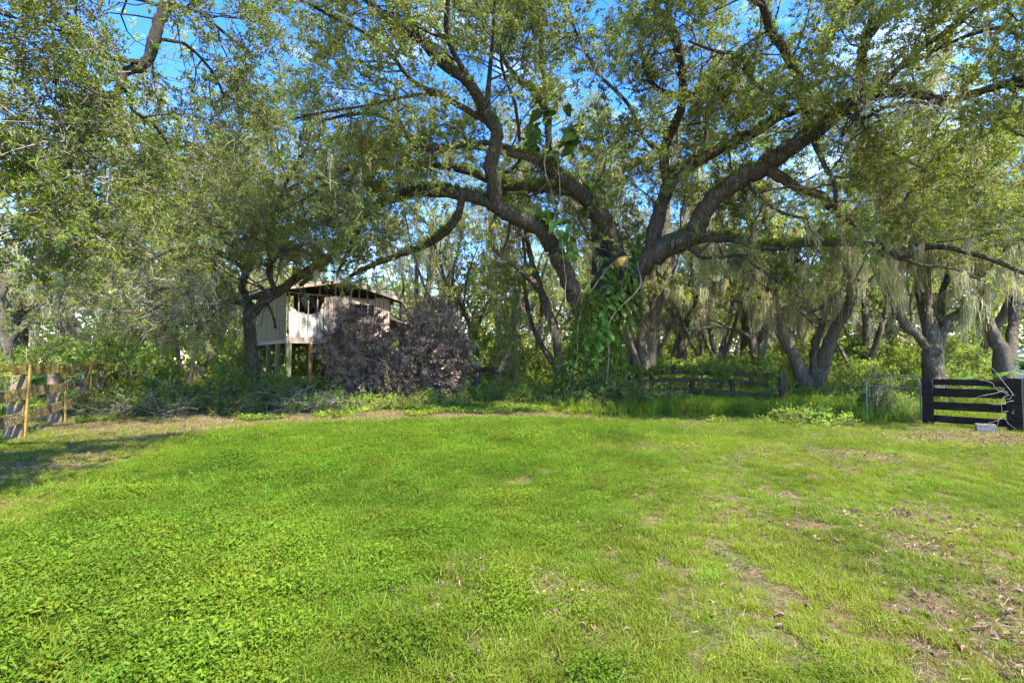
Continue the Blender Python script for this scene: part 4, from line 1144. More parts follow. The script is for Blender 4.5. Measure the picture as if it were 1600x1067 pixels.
# slender arching trunks that fill the grove
def slender(x, y, lab, n, seed):
    b = np.array((x, y, float(gh(x, y)) - .1)); t = Tree('slender_oak', lab, b, 'tree', 'bark_far', 'slender arching trunks in the grove')
    for k in range(n):
        a = 6.28 * k / n + rng.uniform(-.5, .5); ln = rng.uniform(.3, .8); p = b + (.1 * math.cos(a), .1 * math.sin(a), 0); r = rng.uniform(.09, .15)
        pts = [np.append(p, r * 1.2)]; d = np.array((math.cos(a) * ln, math.sin(a) * ln * .6, 1.0)); d /= np.linalg.norm(d)
        for j in range(8):
            p = p + d * 1.25; d = d + np.array((math.cos(a) * .05, 0, .02)) + rng.normal(0, .12, 3); d[2] = abs(d[2]); d /= np.linalg.norm(d); pts.append(np.append(p, r * (1 - .8 * (j + 1) / 8)))
        t.lim.append(smooth_path(pts, 3, .06))
    t.b2 = t.grow(t.lim, 1.2, (1.2, 2.8), .45, .04, .3, .3, 1, .6, .25, 5, keep=lambda p: p[2] > 2.2)
    P, D = t.leaves_on(t.b2, .36, .3, .35); k = P[:, 2] > 4.2
    t.wood('trunk', (7, 4, 3), .07); t.crown('far', P[k], D[k], .6, 1.1); t.moss(t.b2, .7, 'moss', .5, 1.4, keep=lambda p: p[2] > 2.8)
    return t.root


sl = [slender(-1.2, 22.5, 'slender arching trunks left of the vine covered oak, nearest of the thin ones', 3, 0), slender(6.0, 24.5, 'slender arching trunks behind the left end of the broken fence', 4, 1)]
for i, (x, y, k, lab) in enumerate([(-3.2, 27, 1, 'slender trunks just right of the purple shrub'), (.9, 31, 0, 'slender trunks in the distance left of the vine covered oak'), (8.8, 28.5, 0, 'slender trunks behind the middle of the broken fence'),
        (11.2, 27, 1, 'slender arching trunks behind the right end of the broken fence'), (14.8, 33, 0, 'slender trunks seen inside the V of the forked oak'), (18.2, 30, 1, 'slender trunks right of the V shaped oak'),
        (17.5, 24, 0, 'slender trunks behind the metal gate'), (22.6, 29, 1, 'slender trunks right of the stout four stemmed oak'), (-5.5, 37, 0, 'slender trunks in the distance over the purple shrub'),
        (7.2, 34, 1, 'slender trunks far behind the grey split oak'), (-22, 30, 0, 'slender trunks beyond the left fence'), (-16.5, 24.5, 1, 'slender trunks near the far end of the left fence'), (12.8, 38, 0, 'slender trunks farthest back behind the level branch')]):
    dup(sl[k], (x, y, float(gh(x, y)) - .1), rng.uniform(0, 6.28), rng.uniform(.9, 1.15), lab)

# ============================================================ SHRUBS
def shrub(name, lab, c, rad, n, spray, cat='shrub', group=None, smin=.7, smax=1.3, lobes=None, stems=7, tone=None, seed=0, zmin=0.15, hollow=.5):
    x, y = c; b = (x, y, float(gh(x, y)) - .03); root = thing(name, lab, cat, b, group); P = []; D = []
    lobes = lobes or [(0, 0, rad[2] * .55, rad[0], rad[1], rad[2] * .5)]
    tot = sum(l[3] * l[5] for l in lobes)
    for lx, ly, lz, rx, ry, rz in lobes:
        m = int(n * rx * rz / tot); v = rng.normal(0, 1, (m, 3)); v /= np.linalg.norm(v, axis=1, keepdims=True)
        q = rng.uniform(hollow ** 3, 1, m) ** (1 / 3) * (0.62 + 0.85 * fbm(v[:, 0] * 3.2 + lx * 3 + seed, v[:, 2] * 3.2 + v[:, 1] * 2, 33 + seed, 3))
        p = v * q[:, None] * np.array((rx, ry, rz)) + np.array((lx, ly, lz)); P.append(p + np.array(b)); D.append(v * .8 + rng.normal(0, .55, (m, 3)) + (0, 0, .35))
    P = np.vstack(P); D = np.vstack(D); k = P[:, 2] > b[2] + zmin; P, D = P[k], D[k]
    g = Geo()
    for lx, ly, lz, rx, ry, rz in lobes:
        for s_ in range(max(2, stems // len(lobes))):
            e = np.array(b) + (lx + rng.normal(0, rx * .4), ly + rng.normal(0, ry * .4), lz + rz * rng.uniform(.2, .9)); a = np.array(b) + (lx * .5 + rng.normal(0, .15), ly * .4 + rng.normal(0, .15), 0)
            Q = smooth_path([np.append(a, .035), np.append((a + e) / 2 + rng.normal(0, .15, 3), .022), np.append(e, .006)], 3); g.tube(Q[:, :3], Q[:, 3], 4)
    g.obj('stems', M['twig'], root, True)['kind'] = 'stuff'
    t = np.clip(rng.normal(.5, .2, len(P)) if tone is None else rng.normal(tone, .2, len(P)), 0, 1)
    scatter('foliage', SP[spray], P, eul(D, rng.normal(0, .8, len(P))), rng.uniform(smin, smax, len(P)), t, root)
    return root


shrub('purple_shrub', 'big sprawling shrub with dark purple leaves in front of the stilt shed', (-4.45, 17.6), (3.3, 1.6, 3.6), 1300, 'purple', 'shrub',
      lobes=[(-1.25, 0, 2.0, 1.0, 1.1, 1.25), (0.3, 0.2, 1.2, 1.5, 1.4, 1.2), (1.5, .1, 1.9, .85, 1.0, 1.65), (2.1, 0, 1.3, .6, .8, 1.2), (-.2, -.5, .8, 1.0, 1, .8), (-1.6, .3, 2.7, .45, .5, .8), (1.9, .1, 3.0, .4, .4, .6), (.9, .2, 2.9, .3, .4, .6), (-.5, 0, 2.4, .35, .4, .7), (-2.2, 0, 1.9, .4, .5, .5), (2.7, 0, 1.9, .3, .3, .5)], stems=60, zmin=.05, hollow=.2, tone=.5)

pb = [shrub('understory_bush', 'yellow green sunlit bush beyond the left fence at the left edge', (-15.5, 19), (2.0, 1.6, 1.9), 230, 'bush', 'bush', 'bushes under the far oaks', 1.0, 1.6, tone=.55, seed=1),
      shrub('understory_bush', 'bright green bush right behind the broken fence, left of the V shaped oak', (9.6, 23.5), (2.2, 1.8, 1.2), 210, 'bush', 'bush', 'bushes under the far oaks', .9, 1.5, tone=.4, seed=2),
      shrub('understory_bush', 'tall leafy thicket behind the purple shrub, right of the shed', (-1.6, 26), (2.0, 1.6, 2.6), 240, 'bush', 'bush', 'bushes under the far oaks', 1.0, 1.8, tone=.5, seed=3)]
bl = [(-20.5, 22, 0, 1.0, 'second yellow green bush beyond the left fence, farther from the yard'), (-12.2, 24.5, 2, .95, 'thicket at the far end of the left fence'),
      (-17.8, 27, 2, 1.0, 'tall thicket far behind the left fence'), (-24, 29, 0, 1.3, 'wide sunlit bush in the far left distance'), (-10.6, 29, 0, 1.2, 'bush seen behind the legs of the stilt shed'),
      (-6.0, 29, 1, 1.2, 'low bush visible under the floor of the stilt shed'), (-5.2, 33, 2, 1.0, 'thicket between the shed roof and the slim twin stemmed oak'), (1.0, 26.5, 0, .9, 'light green bush left of the vine covered trunk'),
      (3.6, 30, 1, 1.3, 'bright bush filling the gap right of the vine covered trunk'), (6.6, 27, 1, 1.2, 'bright low bush at the foot of the grey split oak'),
      (10.5, 32, 0, 1.2, 'yellow bush behind the long level branch'), (13.4, 25.5, 1, 1.1, 'bright green bush at the foot of the V shaped oak'),
      (16.2, 29, 0, 1.1, 'leafy bush just right of the V shaped oak'), (15.6, 22.6, 1, .9, 'low yellow green bush behind the metal gate'),
      (19.4, 27, 2, .9, 'green thicket left of the stout four stemmed oak'), (21.5, 24, 0, 1.0, 'yellow bush between the stout oak and the grey roof'),
      (25, 29, 1, 1.5, 'green bush in front of the grey roofed house'), (18.5, 20.6, 1, .7, 'small bush behind the black fence'),
      (24, 38, 0, 1.5, 'wide bush deep in the right grove'), (15, 42, 2, 1.3, 'thicket in the distance behind the V shaped oak'), (7, 45, 0, 1.6, 'wide pale bush in the distance behind the broken fence'),
      (-1, 47, 2, 1.2, 'pale thicket in the distance below the patch of open sky'), (-12, 40, 2, 1.4, 'tall thicket far behind the shed'), (-22, 40, 2, 1.4, 'tall thicket in the far left distance'), (32, 34, 2, 1.1, 'thicket beyond the right edge of the grove')]
for i, (x, y, k, s_, lab) in enumerate(bl):
    dup(pb[k], (x, y, float(gh(x, y)) - .03), rng.uniform(0, 6.28), s_, lab)

# dark viny mound that swallows the foot of the great oak and the end of the broken fence
shrub('vine_thicket', 'tangled mound of small leaved creeper round the foot of the great oak', (3.7, 15.6), (2.6, 1.2, 1.0), 900, 'under', 'creeper', lobes=[(-.3, .2, .1, 1.3, .9, .55), (-.9, 1.0, .3, .9, .7, .95), (.9, -.3, .05, 1.2, .6, .34)], smin=1, smax=1.6, tone=.3, stems=12, zmin=.02, hollow=.4, seed=8)
shrub('brush_bush', 'dull green bush of twigs smothering the far end of the left fence', (-10.3, 14.3), (1.2, .9, .9), 330, 'under', 'bush', lobes=[(0, 0, .1, 1.1, .8, .45), (-.6, 1.6, .1, .9, .8, .45)], smin=.9, smax=1.5, tone=.15, stems=24, zmin=.02, hollow=.3, seed=9)
shrub('leafy_weed_clump', 'pale green leafy weeds in the grass below the broken fence', (7.0, 11.6), (1.0, .5, .25), 110, 'under', 'weeds', lobes=[(0, 0, .05, 1.0, .5, .2)], smin=.7, smax=1.2, tone=.95, stems=4, zmin=.0, hollow=.1, seed=10)
shrub('undergrowth_bush', 'bushy weeds growing below the front of the stilt shed', (-8.2, 18.4), (1.6, .8, .9), 420, 'under', 'bush', lobes=[(0, 0, .2, 1.5, .7, .55), (1.6, 0, .15, 1.2, .7, .4), (-2.0, .3, .2, 1.0, .7, .5)], smin=1, smax=1.7, tone=.65, stems=10, zmin=.02, hollow=.3, seed=12)

shrub('trunk_creeper', 'leafy creeper bush hiding the foot of the left drooping oak', (-8.75, 16.0), (1, 1, 1), 420, 'under', 'creeper', lobes=[(0, -.2, .2, 1.0, .7, .7), (-.5, 0, .8, .5, .5, .9), (.6, .1, .3, .6, .5, .6)], smin=1, smax=1.6, tone=.35, stems=10, zmin=.02, hollow=.3, seed=30)

# a far wood closing the view
def far_wood():
    n = 9500; a = rng.uniform(-1.25, 1.25, n); r = rng.uniform(62, 95, n); x = np.sin(a) * r; y = np.cos(a) * r
    top = 5.0 + 14 * fbm(a * 9, r * 0.03, 41, 3) - 9.5 * np.exp(-((a + 0.10) / .045) ** 2)
    z = np.clip(top, 1.2, 20) * rng.uniform(0.02, 1, n) ** .8
    d = rng.normal(0, 1, (n, 3)) + (0, -.5, .4)
    scatter('far_woods', SP['far'], np.stack([x, y, z], 1), eul(d, rng.normal(0, 1, n)), rng.uniform(2.2, 4.2, n), np.clip(rng.normal(.6, .25, n), 0, 1))


far_wood()

# ============================================================ CLIMBING VINES WITH LARGE LEAVES
def heart_leaf(name, mat):
    o = [(0.0, 0.0), (-.10, .16), (-.02, .33), (.18, .42), (.42, .38), (.66, .25), (.86, .10), (1.0, 0.0)]
    V = []; F = []
    for i, (x, w) in enumerate(o): V.append((max(x, 0) * 1.0, 0, -.18 * x * x))
    for sgn in (1, -1):
        for i, (x, w) in enumerate(o): V.append((x, sgn * w, .10 * w - .18 * x * x - .10 * w * w))
    for sgn, off in ((1, 8), (-1, 16)):
        for i in range(7):
            q = (i, i + 1, off + i + 1, off + i); F.append(q if sgn > 0 else q[::-1])
    return mesh_np(name, np.array(V), np.array(F), [mat], smooth=True)


HL = heart_leaf('vine_leaf', M['vine_leaf'])
HL2 = heart_leaf('vine_leaf_pale', foliage_mat('vine_leaf_pale', (0.12, 0.19, 0.03), (0.19, 0.27, 0.05), 0.35, rough=.6, spec=.15))
HL3 = heart_leaf('vine_leaf_dark', foliage_mat('vine_leaf_dark', (0.05, 0.09, 0.014), (0.08, 0.13, 0.02), 0.3, rough=.6, spec=.15))


def big_leaf(parent, p, size, facing, tip, pale=.3):
    f = Vector(facing).normalized(); t = Vector(tip); t = (t - f * t.dot(f)).normalized(); y = f.cross(t)
    R = Matrix((t, y, f)).transposed().to_4x4()
    u = rng.uniform()
    o = bpy.data.objects.new('leaf', HL2 if u < pale else (HL3 if u > .75 else HL)); COL.objects.link(o); o.parent = parent
    o.matrix_local = Matrix.Translation(Vector(p) - parent.location) @ R @ Matrix.Diagonal((size, size * rng.uniform(.7, .95), size, 1))
    return o


cv = thing('climbing_vine', 'broad leaved climbing vine wrapping the trunk of the great oak', 'vine', tuple(at(925, 615, 16.1)))
g = Geo()
for k in range(6):
    a = [(880 + 14 * k, 610), (895 + 10 * k, 560), (905 + 9 * k, 500), (930 + 12 * k, 450), (965 + 6 * k, 410)]
    Q = smooth_path([(*at(px + rng.normal(0, 5), py, 16.25 - .05 * k), .022) for px, py in a], 4, .3); g.tube(Q[:, :3], Q[:, 3], 5)
g.obj('stem', M['twig'], cv, True)
zones = [(904, 575, 22, 26, 52, .26, .4), (925, 560, 24, 22, 22, .26, .4), (930, 515, 26, 24, 40, .42, .6), (960, 478, 30, 18, 34, .46, .6), (935, 470, 20, 12, 10, .42, .6), (975, 450, 22, 16, 22, .42, .6), (962, 425, 24, 12, 18, .38, .5), (1000, 470, 14, 22, 10, .45, .6), (985, 400, 24, 16, 16, .34, .5), (905, 540, 12, 18, 12, .34, .5), (930, 600, 26, 12, 22, .24, .4)]
for cx, cy, sx, sy, n, s0, s1 in zones:
    for k in range(int(n * 1.6)):
        px = cx + rng.normal(0, sx * .6); py = cy + rng.normal(0, sy * .65); d = 16.2 + abs(px - (930 + (560 - py) * .25)) * .012 + rng.uniform(-.15, .15)
        p = at(px, py, d - .2)
        big_leaf(cv, p, rng.uniform(s0, s1) * .62, (rng.normal(0, .5) + (px - 935) * .012, -1.0, rng.uniform(.3, 1.8)), (rng.normal(0, .6), -.3, -1), .12)
P = []
for k in range(1700):
    py = rng.uniform(460, 614); px = 925 + (560 - py) * .22 + rng.normal(0, 20 + max(0, py - 550) * .3); P.append(at(px, py, 16.3 + abs(px - 925) * .012 + rng.uniform(-.2, .2)))
P = np.array(P); D = rng.normal(0, .6, P.shape) + (0, -.8, -.2); scatter('small_leaves', SP['creeper'], P, eul(D, rng.normal(0, 1, len(P))), rng.uniform(.6, 1.2, len(P)), rng.uniform(0, .7, len(P)), cv)

hv = thing('hanging_vine', 'large leaved vine climbing high with a long pale root hanging down', 'vine', tuple(at(862, 300, 15.2)))
g = Geo()
Q = smooth_path([(*at(px, py, d), .02) for px, py, d in ((856, 175, 15.7), (858, 215, 15.6), (846, 240, 15.5), (868, 246, 15.4), (874, 280, 15.3), (876, 330, 15.2), (880, 400, 15.2), (884, 440, 15.3), (882, 500, 15.4))], 5, .5); g.tube(Q[:, :3], Q[:, 3] * .45, 5)
Q = smooth_path([(*at(px, py, 15.6), .022) for px, py in ((862, 300), (850, 258), (858, 225), (862, 195), (856, 165))], 4, .4); g.tube(Q[:, :3], Q[:, 3], 5)
g.obj('stem', plain_mat('pale_root', (0.22, 0.19, 0.13), (0.36, 0.32, 0.24), 5), hv, True)
for cx, cy, n, s0, s1, sp in ((825, 195, 6, .5, .75, 16), (830, 220, 7, .5, .75, 16), (895, 205, 7, .5, .75, 14), (882, 228, 6, .45, .7, 14), (850, 180, 4, .45, .6, 12), (880, 170, 4, .4, .6, 12), (868, 330, 6, .45, .6, 12), (885, 350, 5, .4, .55, 12), (888, 375, 6, .4, .55, 12), (895, 398, 5, .4, .5, 10), (935, 290, 14, .22, .34, 16), (940, 315, 12, .22, .34, 14)):
    for k in range(n):
        big_leaf(hv, at(cx + rng.normal(0, sp * .7), cy + rng.normal(0, sp * .5), 15.5 + rng.uniform(-.3, .3)), rng.uniform(s0, s1) * .85, (rng.normal(0, .7), -.8, rng.uniform(-.1, 1.5)), (rng.normal(0, .9), -.4, -.6), .35)

# thin dead creepers hanging to the ground left of the trunk
dc = thing('hanging_creeper', 'curtain of thin creeper stems hanging between the purple shrub and the great oak', 'creeper', tuple(at(790, 605, 18.5)))
g = Geo()
for k in range(12):
    x0 = 775 + rng.uniform(0, 40); Q = smooth_path([(*at(x0 + rng.normal(0, 5), py, 18.5 + rng.uniform(-.3, .3)), .012) for py in (320 + rng.uniform(0, 80), 420, 500, 560, 606)], 4, .6); g.tube(Q[:, :3], Q[:, 3], 3)
g.obj('stem', M['twig'], dc, True)
P = np.array([at(795 + rng.normal(0, 14), rng.uniform(400, 600), 18.5 + rng.uniform(-.4, .4)) for k in range(260)]); D = rng.normal(0, .6, P.shape) + (0, 0, -.8)
scatter('small_leaves', SP['under'], P, eul(D, rng.normal(0, 1, len(P))), rng.uniform(.7, 1.4, len(P)), rng.uniform(.2, .7, len(P)), dc)

# ============================================================ LEFT TIMBER FENCE
M['fence_green'] = wood_mat('fence_green', (0.15, 0.115, 0.032), (0.32, 0.25, 0.065), stain=(0.15, 0.075, 0.03), stain_lo=.52, grain=(2, 2, 14))
M['fence_lichen'] = wood_mat('fence_lichen', (0.12, 0.09, 0.035), (0.25, 0.19, 0.065), stain=(0.12, 0.065, 0.035), stain_lo=.5, spots=(0.52, 0.50, 0.44), spots_lo=.60, grain=(2, 2, 14))
M['post_round'] = wood_mat('post_round', (0.10, 0.07, 0.045), (0.26, 0.19, 0.13), stain=(0.12, 0.11, 0.05), stain_lo=.5, grain=(9, 9, 1.2))
M['black_board'] = wood_mat('black_board', (0.010, 0.008, 0.006), (0.034, 0.026, 0.019), stain=(0.07, 0.055, 0.03), stain_lo=.56, grain=(2, 2, 14), rough=.95)
M['dark_rail'] = wood_mat('dark_rail', (0.020, 0.014, 0.008), (0.075, 0.055, 0.035), stain=(0.055, 0.07, 0.03), stain_lo=.5, grain=(2, 2, 14))
fy = [7.0, 9.6, 12.4, 15.1, 18.0, 21.0, 24.0, 26.6]
fdir = np.array((-1.93, 3.0)); fdir /= np.linalg.norm(fdir); fnorm = np.array((fdir[1], -fdir[0]))      # towards the yard
fpos = [np.array((-9.66 - (y - 9.6) * .643, y)) for y in fy]
lf = thing('timber_fence', 'old mossy timber fence with round posts and thin battens at the left edge', 'fence', (fpos[0][0], fpos[0][1], float(gh(*fpos[0]))))
for i, p in enumerate(fpos):
    z0 = float(gh(p[0], p[1])); q = p - fnorm * .15
    r = .115 + .02 * rng.uniform(); lean = rng.normal(0, .02, 2)
    sub('post', lambda g: g.tube([(q[0], q[1], z0 - .2), (q[0] + lean[0], q[1] + lean[1], z0 + .2), (q[0] + lean[0] * 2, q[1] + lean[1] * 2, z0 + .8), (q[0] + lean[0] * 3, q[1] + lean[1] * 3, z0 + 1.3), (q[0] + lean[0] * 3, q[1] + lean[1] * 3, z0 + 1.305)], [r * 1.3, r * 1.08, r, r * .95, .01], 10, .06), M['post_round'], lf, True)
    b = p + fnorm * .045
    sub('batten', lambda g: g.board((b[0], b[1], z0 - .08), (b[0] + lean[0], b[1] + lean[1], z0 + 1.44), .10, .03, up=(*fdir, 0), seg=5, wob=.006), M['fence_green'], lf)
    if i + 1 < len(fpos):
        n_ = fpos[i + 1]; z1 = float(gh(n_[0], n_[1]))
        for j, zz in enumerate((1.34, .87, .41)):
            if i >= 4 and j == 2: continue
            a0 = rng.normal(0, .015); a1 = rng.normal(0, .02)
            sub('board', lambda g: g.board((p[0], p[1], z0 + zz + a0), (n_[0], n_[1], z1 + zz + a1), .205 + .01 * rng.uniform(), .028, seg=7, wob=.012), M['fence_lichen'] if (j == 1 or (j == 2 and i < 2)) else M['fence_green'], lf)
# creeper on the fence
fc = thing('fence_creeper', 'small leaved creeper trailing over the left timber fence', 'creeper', (fpos[1][0] + .2, fpos[1][1], float(gh(*fpos[1])) + .9))
P = []
for k in range(330):
    t = rng.uniform(-.5, 5.5); i = max(0, min(int(t), 5)); f = t - i; p = fpos[i] * (1 - f) + fpos[i + 1] * f
    z = 1.45 + rng.normal(0, .05) if rng.uniform() < .5 else rng.uniform(.2, 1.4)
    if z < 1.38 and fbm(t * 2.2, z * 2, 19) < .52: continue
    P.append((p[0] + fnorm[0] * rng.uniform(-.18, .08), p[1] + fnorm[1] * rng.uniform(-.18, .08), z))
P = np.array(P); D = rng.normal(0, .7, P.shape) + (*fdir * .5, 0); scatter('foliage', SP['creeper'], P, eul(D, rng.normal(0, 1, len(P))), rng.uniform(.45, .9, len(P)), rng.uniform(0, .7, len(P)), fc)
g = Geo()
for k in range(9):
    t = rng.uniform(0, 5); i = int(t); f = t - i; p = fpos[i] * (1 - f) + fpos[i + 1] * f; Q = [(p[0] + fnorm[0] * .1, p[1] + fnorm[1] * .1, 1.46)]
    for j in range(6): Q.append((Q[-1][0] + rng.normal(0, .12) + fdir[0] * .2, Q[-1][1] + rng.normal(0, .05) + fdir[1] * .2, max(.1, Q[-1][2] + rng.normal(-.05, .09))))
    g.tube(Q, np.full(7, .006), 3)
g.obj('stem', M['twig'], fc, True)

# ============================================================ BLACK BOARD FENCE, RIGHT
rl = np.array((10.22, 11.9)); rr = np.array((11.02, 10.62)); rd = (rr - rl) / np.linalg.norm(rr - rl); rn = np.array((rd[1], -rd[0])); rn = rn if rn[1] < 0 else -rn
bf = thing('board_fence', 'short black painted fence panel of four boards between two thick posts at the right edge', 'fence', (rl[0], rl[1], float(gh(*rl))))
for p, w, h in ((rl, .20, 1.09), (rr, .25, 1.15)):
    z0 = float(gh(*p)); q = p + rn * .07
    sub('post', lambda g: g.board((q[0], q[1], z0 - .15), (q[0] + .01, q[1], z0 + h), w, .11, up=(*rd, 0), seg=4, wob=.006), M['black_board'], bf)
for zz, h in ((1.02, .145), (.78, .20), (.46, .19), (.14, .17)):
    z0 = float(gh(*rl)); z1 = float(gh(*rr)); a = rl - rd * .05; b = rr + rd * .05
    sub('board', lambda g: g.board((a[0], a[1], z0 + zz), (b[0], b[1], z1 + zz + .02), h, .035, seg=6, wob=.008), M['black_board'], bf)
wc = thing('dry_creeper', 'thin white dry creeper stems clinging to the right post of the black fence', 'creeper', (rr[0], rr[1] - .12, float(gh(*rr)) + .1))
g = Geo()
for k in range(9):
    p = np.array((rr[0] + rng.normal(-.1, .1) + rn[0] * .17, rr[1] + rn[1] * .17, rng.uniform(.05, .9))); Q = [p]; d = np.array((-.6, 0, .25 + rng.normal(0, .4)))
    for j in range(6): d = d + rng.normal(0, .35, 3) * (1, .05, 1); Q.append(Q[-1] + d * .12 - np.array((0, 0, .0))); Q[-1][2] = max(Q[-1][2], .03); Q[-1][1] = min(Q[-1][1], rr[1] + rn[1] * .15 + (rr[0] - Q[-1][0]) * .9)
    g.tube(Q, np.linspace(.0045, .002, 7), 3)
g.obj('stem', plain_mat('dry_stem', (.22, .20, .16), (.36, .33, .28)), wc, True)
# pale wire panel post at the very edge of the picture
ep = thing('end_post', 'pale weathered post with rails at the very right edge, beside the black fence', 'fence', (11.45, 10.7, float(gh(11.45, 10.7))))
M['grey_wood'] = wood_mat('grey_wood', (0.22, 0.19, 0.15), (0.42, 0.38, 0.31), stain=(0.14, 0.11, 0.07), grain=(8, 8, 1.5))
sub('post', lambda g: g.board((11.36, 10.72, -.1), (11.37, 10.72, 1.14), .07, .07, up=(1, 0, 0), seg=4, wob=.004), M['grey_wood'], ep)
for zz in (1.04, .72, .38):
    sub('rail', lambda g: g.board((11.34, 10.78, zz), (13.6, 10.0, zz + .02), .10, .03, seg=5, wob=.01), M['grey_wood'], ep)

# concrete block lying before it
cx, cy = 10.18, 10.46
cbk = thing('concrete_block', 'grey concrete block lying on the leaf litter at the foot of the black fence', 'block', (cx, cy, float(gh(cx, cy)) - .01), rotz=math.radians(-32))
g = Geo(); hx, hy, hz = .15, .085, .085
for sx in (-1, 0, 1): g.box((sx * (hx - .018), 0, hz), (.018, 0, 0), (0, hy - .035, 0), (0, 0, hz))
for sy in (-1, 1): g.box((0, sy * (hy - .0175), hz + .0), (hx + .001, 0, 0), (0, .0175, 0), (0, 0, hz + .001))
me = g.mesh('concrete_block', plain_mat('concrete', (.17, .15, .11), (.32, .285, .22), 24)); link('block_body', me, cbk)

# ============================================================ TUBULAR METAL GATE
ga = np.array((9.72, 13.3)); gb = np.array((10.12, 12.02))
gt = thing('metal_gate', 'old round cornered tubular metal gate with wire mesh beside the black fence', 'gate', (gb[0], gb[1], float(gh(*gb))))
M['galv'] = plain_mat('galvanised_steel', (.13, .14, .09), (.26, .27, .20), 9, .7, .2)
G = lambda u, z: np.array((gb[0] + (ga[0] - gb[0]) * u, gb[1] + (ga[1] - gb[1]) * u, z))
# corners: the gate is 1.34 m long, 1.05 m high
Q = [G(0, .06), G(0, .6), G(0, .96), G(.02, 1.05), G(.07, 1.10), G(.15, 1.12), G(.5, 1.12), G(.85, 1.12), G(.93, 1.10), G(.98, 1.05), G(1, .96), G(1, .5), G(1, .06)]
sub('frame', lambda g: g.tube(Q, np.full(len(Q), .017), 8), M['galv'], gt, True)
sub('rail', lambda g: g.tube([G(.01, .84), G(.99, .84)], [.013, .013], 8), M['galv'], gt, True)
sub('rail', lambda g: g.tube([G(.01, .10), G(.99, .10)], [.013, .013], 8), M['galv'], gt, True)
sub('brace', lambda g: g.tube([G(.52, .85), G(.52, 1.16)], [.014, .014], 8), M['galv'], gt, True)
g = Geo()
for k in range(1, 14): g.tube([G(k / 14, .1), G(k / 14, .84)], [.0022, .0022], 3)
for k in range(1, 8): g.tube([G(.01, .1 + k * .09), G(.99, .1 + k * .09)], [.0022, .0022], 3)
o = g.obj('wire_mesh', M['galv'], gt); o['kind'] = 'stuff'
shrub('gate_creeper', 'dark tangled creeper growing up behind the metal gate', (10.5, 13.9), (.5, .4, .9), 150, 'under', 'creeper', lobes=[(0, 0, .5, .35, .3, .7), (.3, 0, .2, .6, .3, .25)], tone=.1, stems=14, zmin=.02, hollow=.2, seed=20)

# ============================================================ BROKEN DARK RAIL FENCE, CENTRE RIGHT
mp_ = [np.array((9.42, 16.9)), np.array((7.9, 17.3)), np.array((6.6, 17.7)), np.array((5.2, 18.0)), np.array((3.85, 18.3))]
mf = thing('rail_fence', 'broken dark rail fence smothered in creeper right of the great oak', 'fence', (mp_[0][0], mp_[0][1], float(gh(*mp_[0]))))
for i, (w, h) in enumerate(((.22, 1.26), (.14, .95), (.14, .9), (.15, 1.1))):
    p = mp_[i]; z0 = float(gh(*p))
    sub('post', lambda g: g.board((p[0], p[1] + (.02 if i else -.05), z0 - .2), (p[0] - .02, p[1] + (.02 if i else -.05), z0 + h), w, .14, up=(1, 0, 0), seg=4, wob=.01), M['dark_rail'], mf)
rz = [[(1.0, 1.08), (1.08, 1.14), (1.14, 1.09), (1.08, .80)], [(.66, .78), (.78, .84), (.84, .80), (.80, .62)], [(.28, .38), (.38, .46), (.46, .52)]]
for lvl in rz:
    for i, (a, b) in enumerate(lvl):
        p, q = mp_[i], mp_[i + 1]
        sub('rail', lambda g: g.board((p[0] + .06, p[1] - .1 - .01 * i, a), (q[0] - .06, q[1] - .1 - .01 * i, b), .15, .04, seg=6, wob=.02), M['dark_rail'], mf)
sub('brace', lambda g: g.board((9.3, 16.72, .62), (8.5, 16.9, .22), .10, .04, seg=4, wob=.01), M['dark_rail'], mf)
rc = thing('fence_creeper', 'creeper heaped along the top rail of the broken dark fence', 'creeper', (7, 17.3, 1.1))
P = []
for k in range(420):
    t = rng.uniform(0, 3.6); i = int(t); f = t - i; p = mp_[i] * (1 - f) + mp_[i + 1] * f
    z = (1.17 - .05 * abs(t - 2)) + abs(rng.normal(0, .07)) if rng.uniform() < .55 else rng.uniform(.1, 1.15)
    if z < 1.1 and fbm(t * 2.6, z * 3, 23) < .50: continue
    P.append((p[0], p[1] - .1 + rng.normal(0, .12), z))
P = np.array(P); D = rng.normal(0, .7, P.shape) + (.5, 0, 0); scatter('foliage', SP['creeper'], P, eul(D, rng.normal(0, 1, len(P))), rng.uniform(.6, 1.2, len(P)), rng.uniform(.1, .9, len(P)), rc)

# ============================================================ SHED ON STILTS
C0 = np.array((-9.3, 20.0)); hu = np.array((.745, .667)); hv_ = np.array((-.667, .745))
def H(u, v, z): p = C0 + hu * u + hv_ * v; return np.array((p[0], p[1], z))
U3 = np.array((*hu, 0)); V3 = np.array((*hv_, 0)); Z3 = np.array((0, 0, 1.0))
M['shed_wood'] = wood_mat('shed_wood', (0.25, 0.19, 0.15), (0.46, 0.37, 0.30), stain=(0.20, 0.17, 0.11), stain_lo=.55, grain=(7, 7, 1.0))
M['shed_pink'] = wood_mat('shed_pink', (0.30, 0.225, 0.175), (0.54, 0.43, 0.35), stain=(0.27, 0.19, 0.13), stain_lo=.58, grain=(9, 9, .8))
M['shed_green'] = wood_mat('shed_green', (0.14, 0.13, 0.07), (0.27, 0.24, 0.15), stain=(0.22, 0.15, 0.09), stain_lo=.5, grain=(9, 9, .8))
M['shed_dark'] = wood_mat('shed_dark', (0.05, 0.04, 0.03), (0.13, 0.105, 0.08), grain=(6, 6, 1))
M['white_sheet'] = plain_mat('white_sheet', (.36, .34, .30), (.60, .57, .52), 3, .7)
M['new_post'] = wood_mat('new_post', (0.22, 0.12, 0.035), (0.36, 0.22, 0.075), stain=(0.14, 0.16, 0.06), stain_lo=.56, grain=(8, 8, 1))
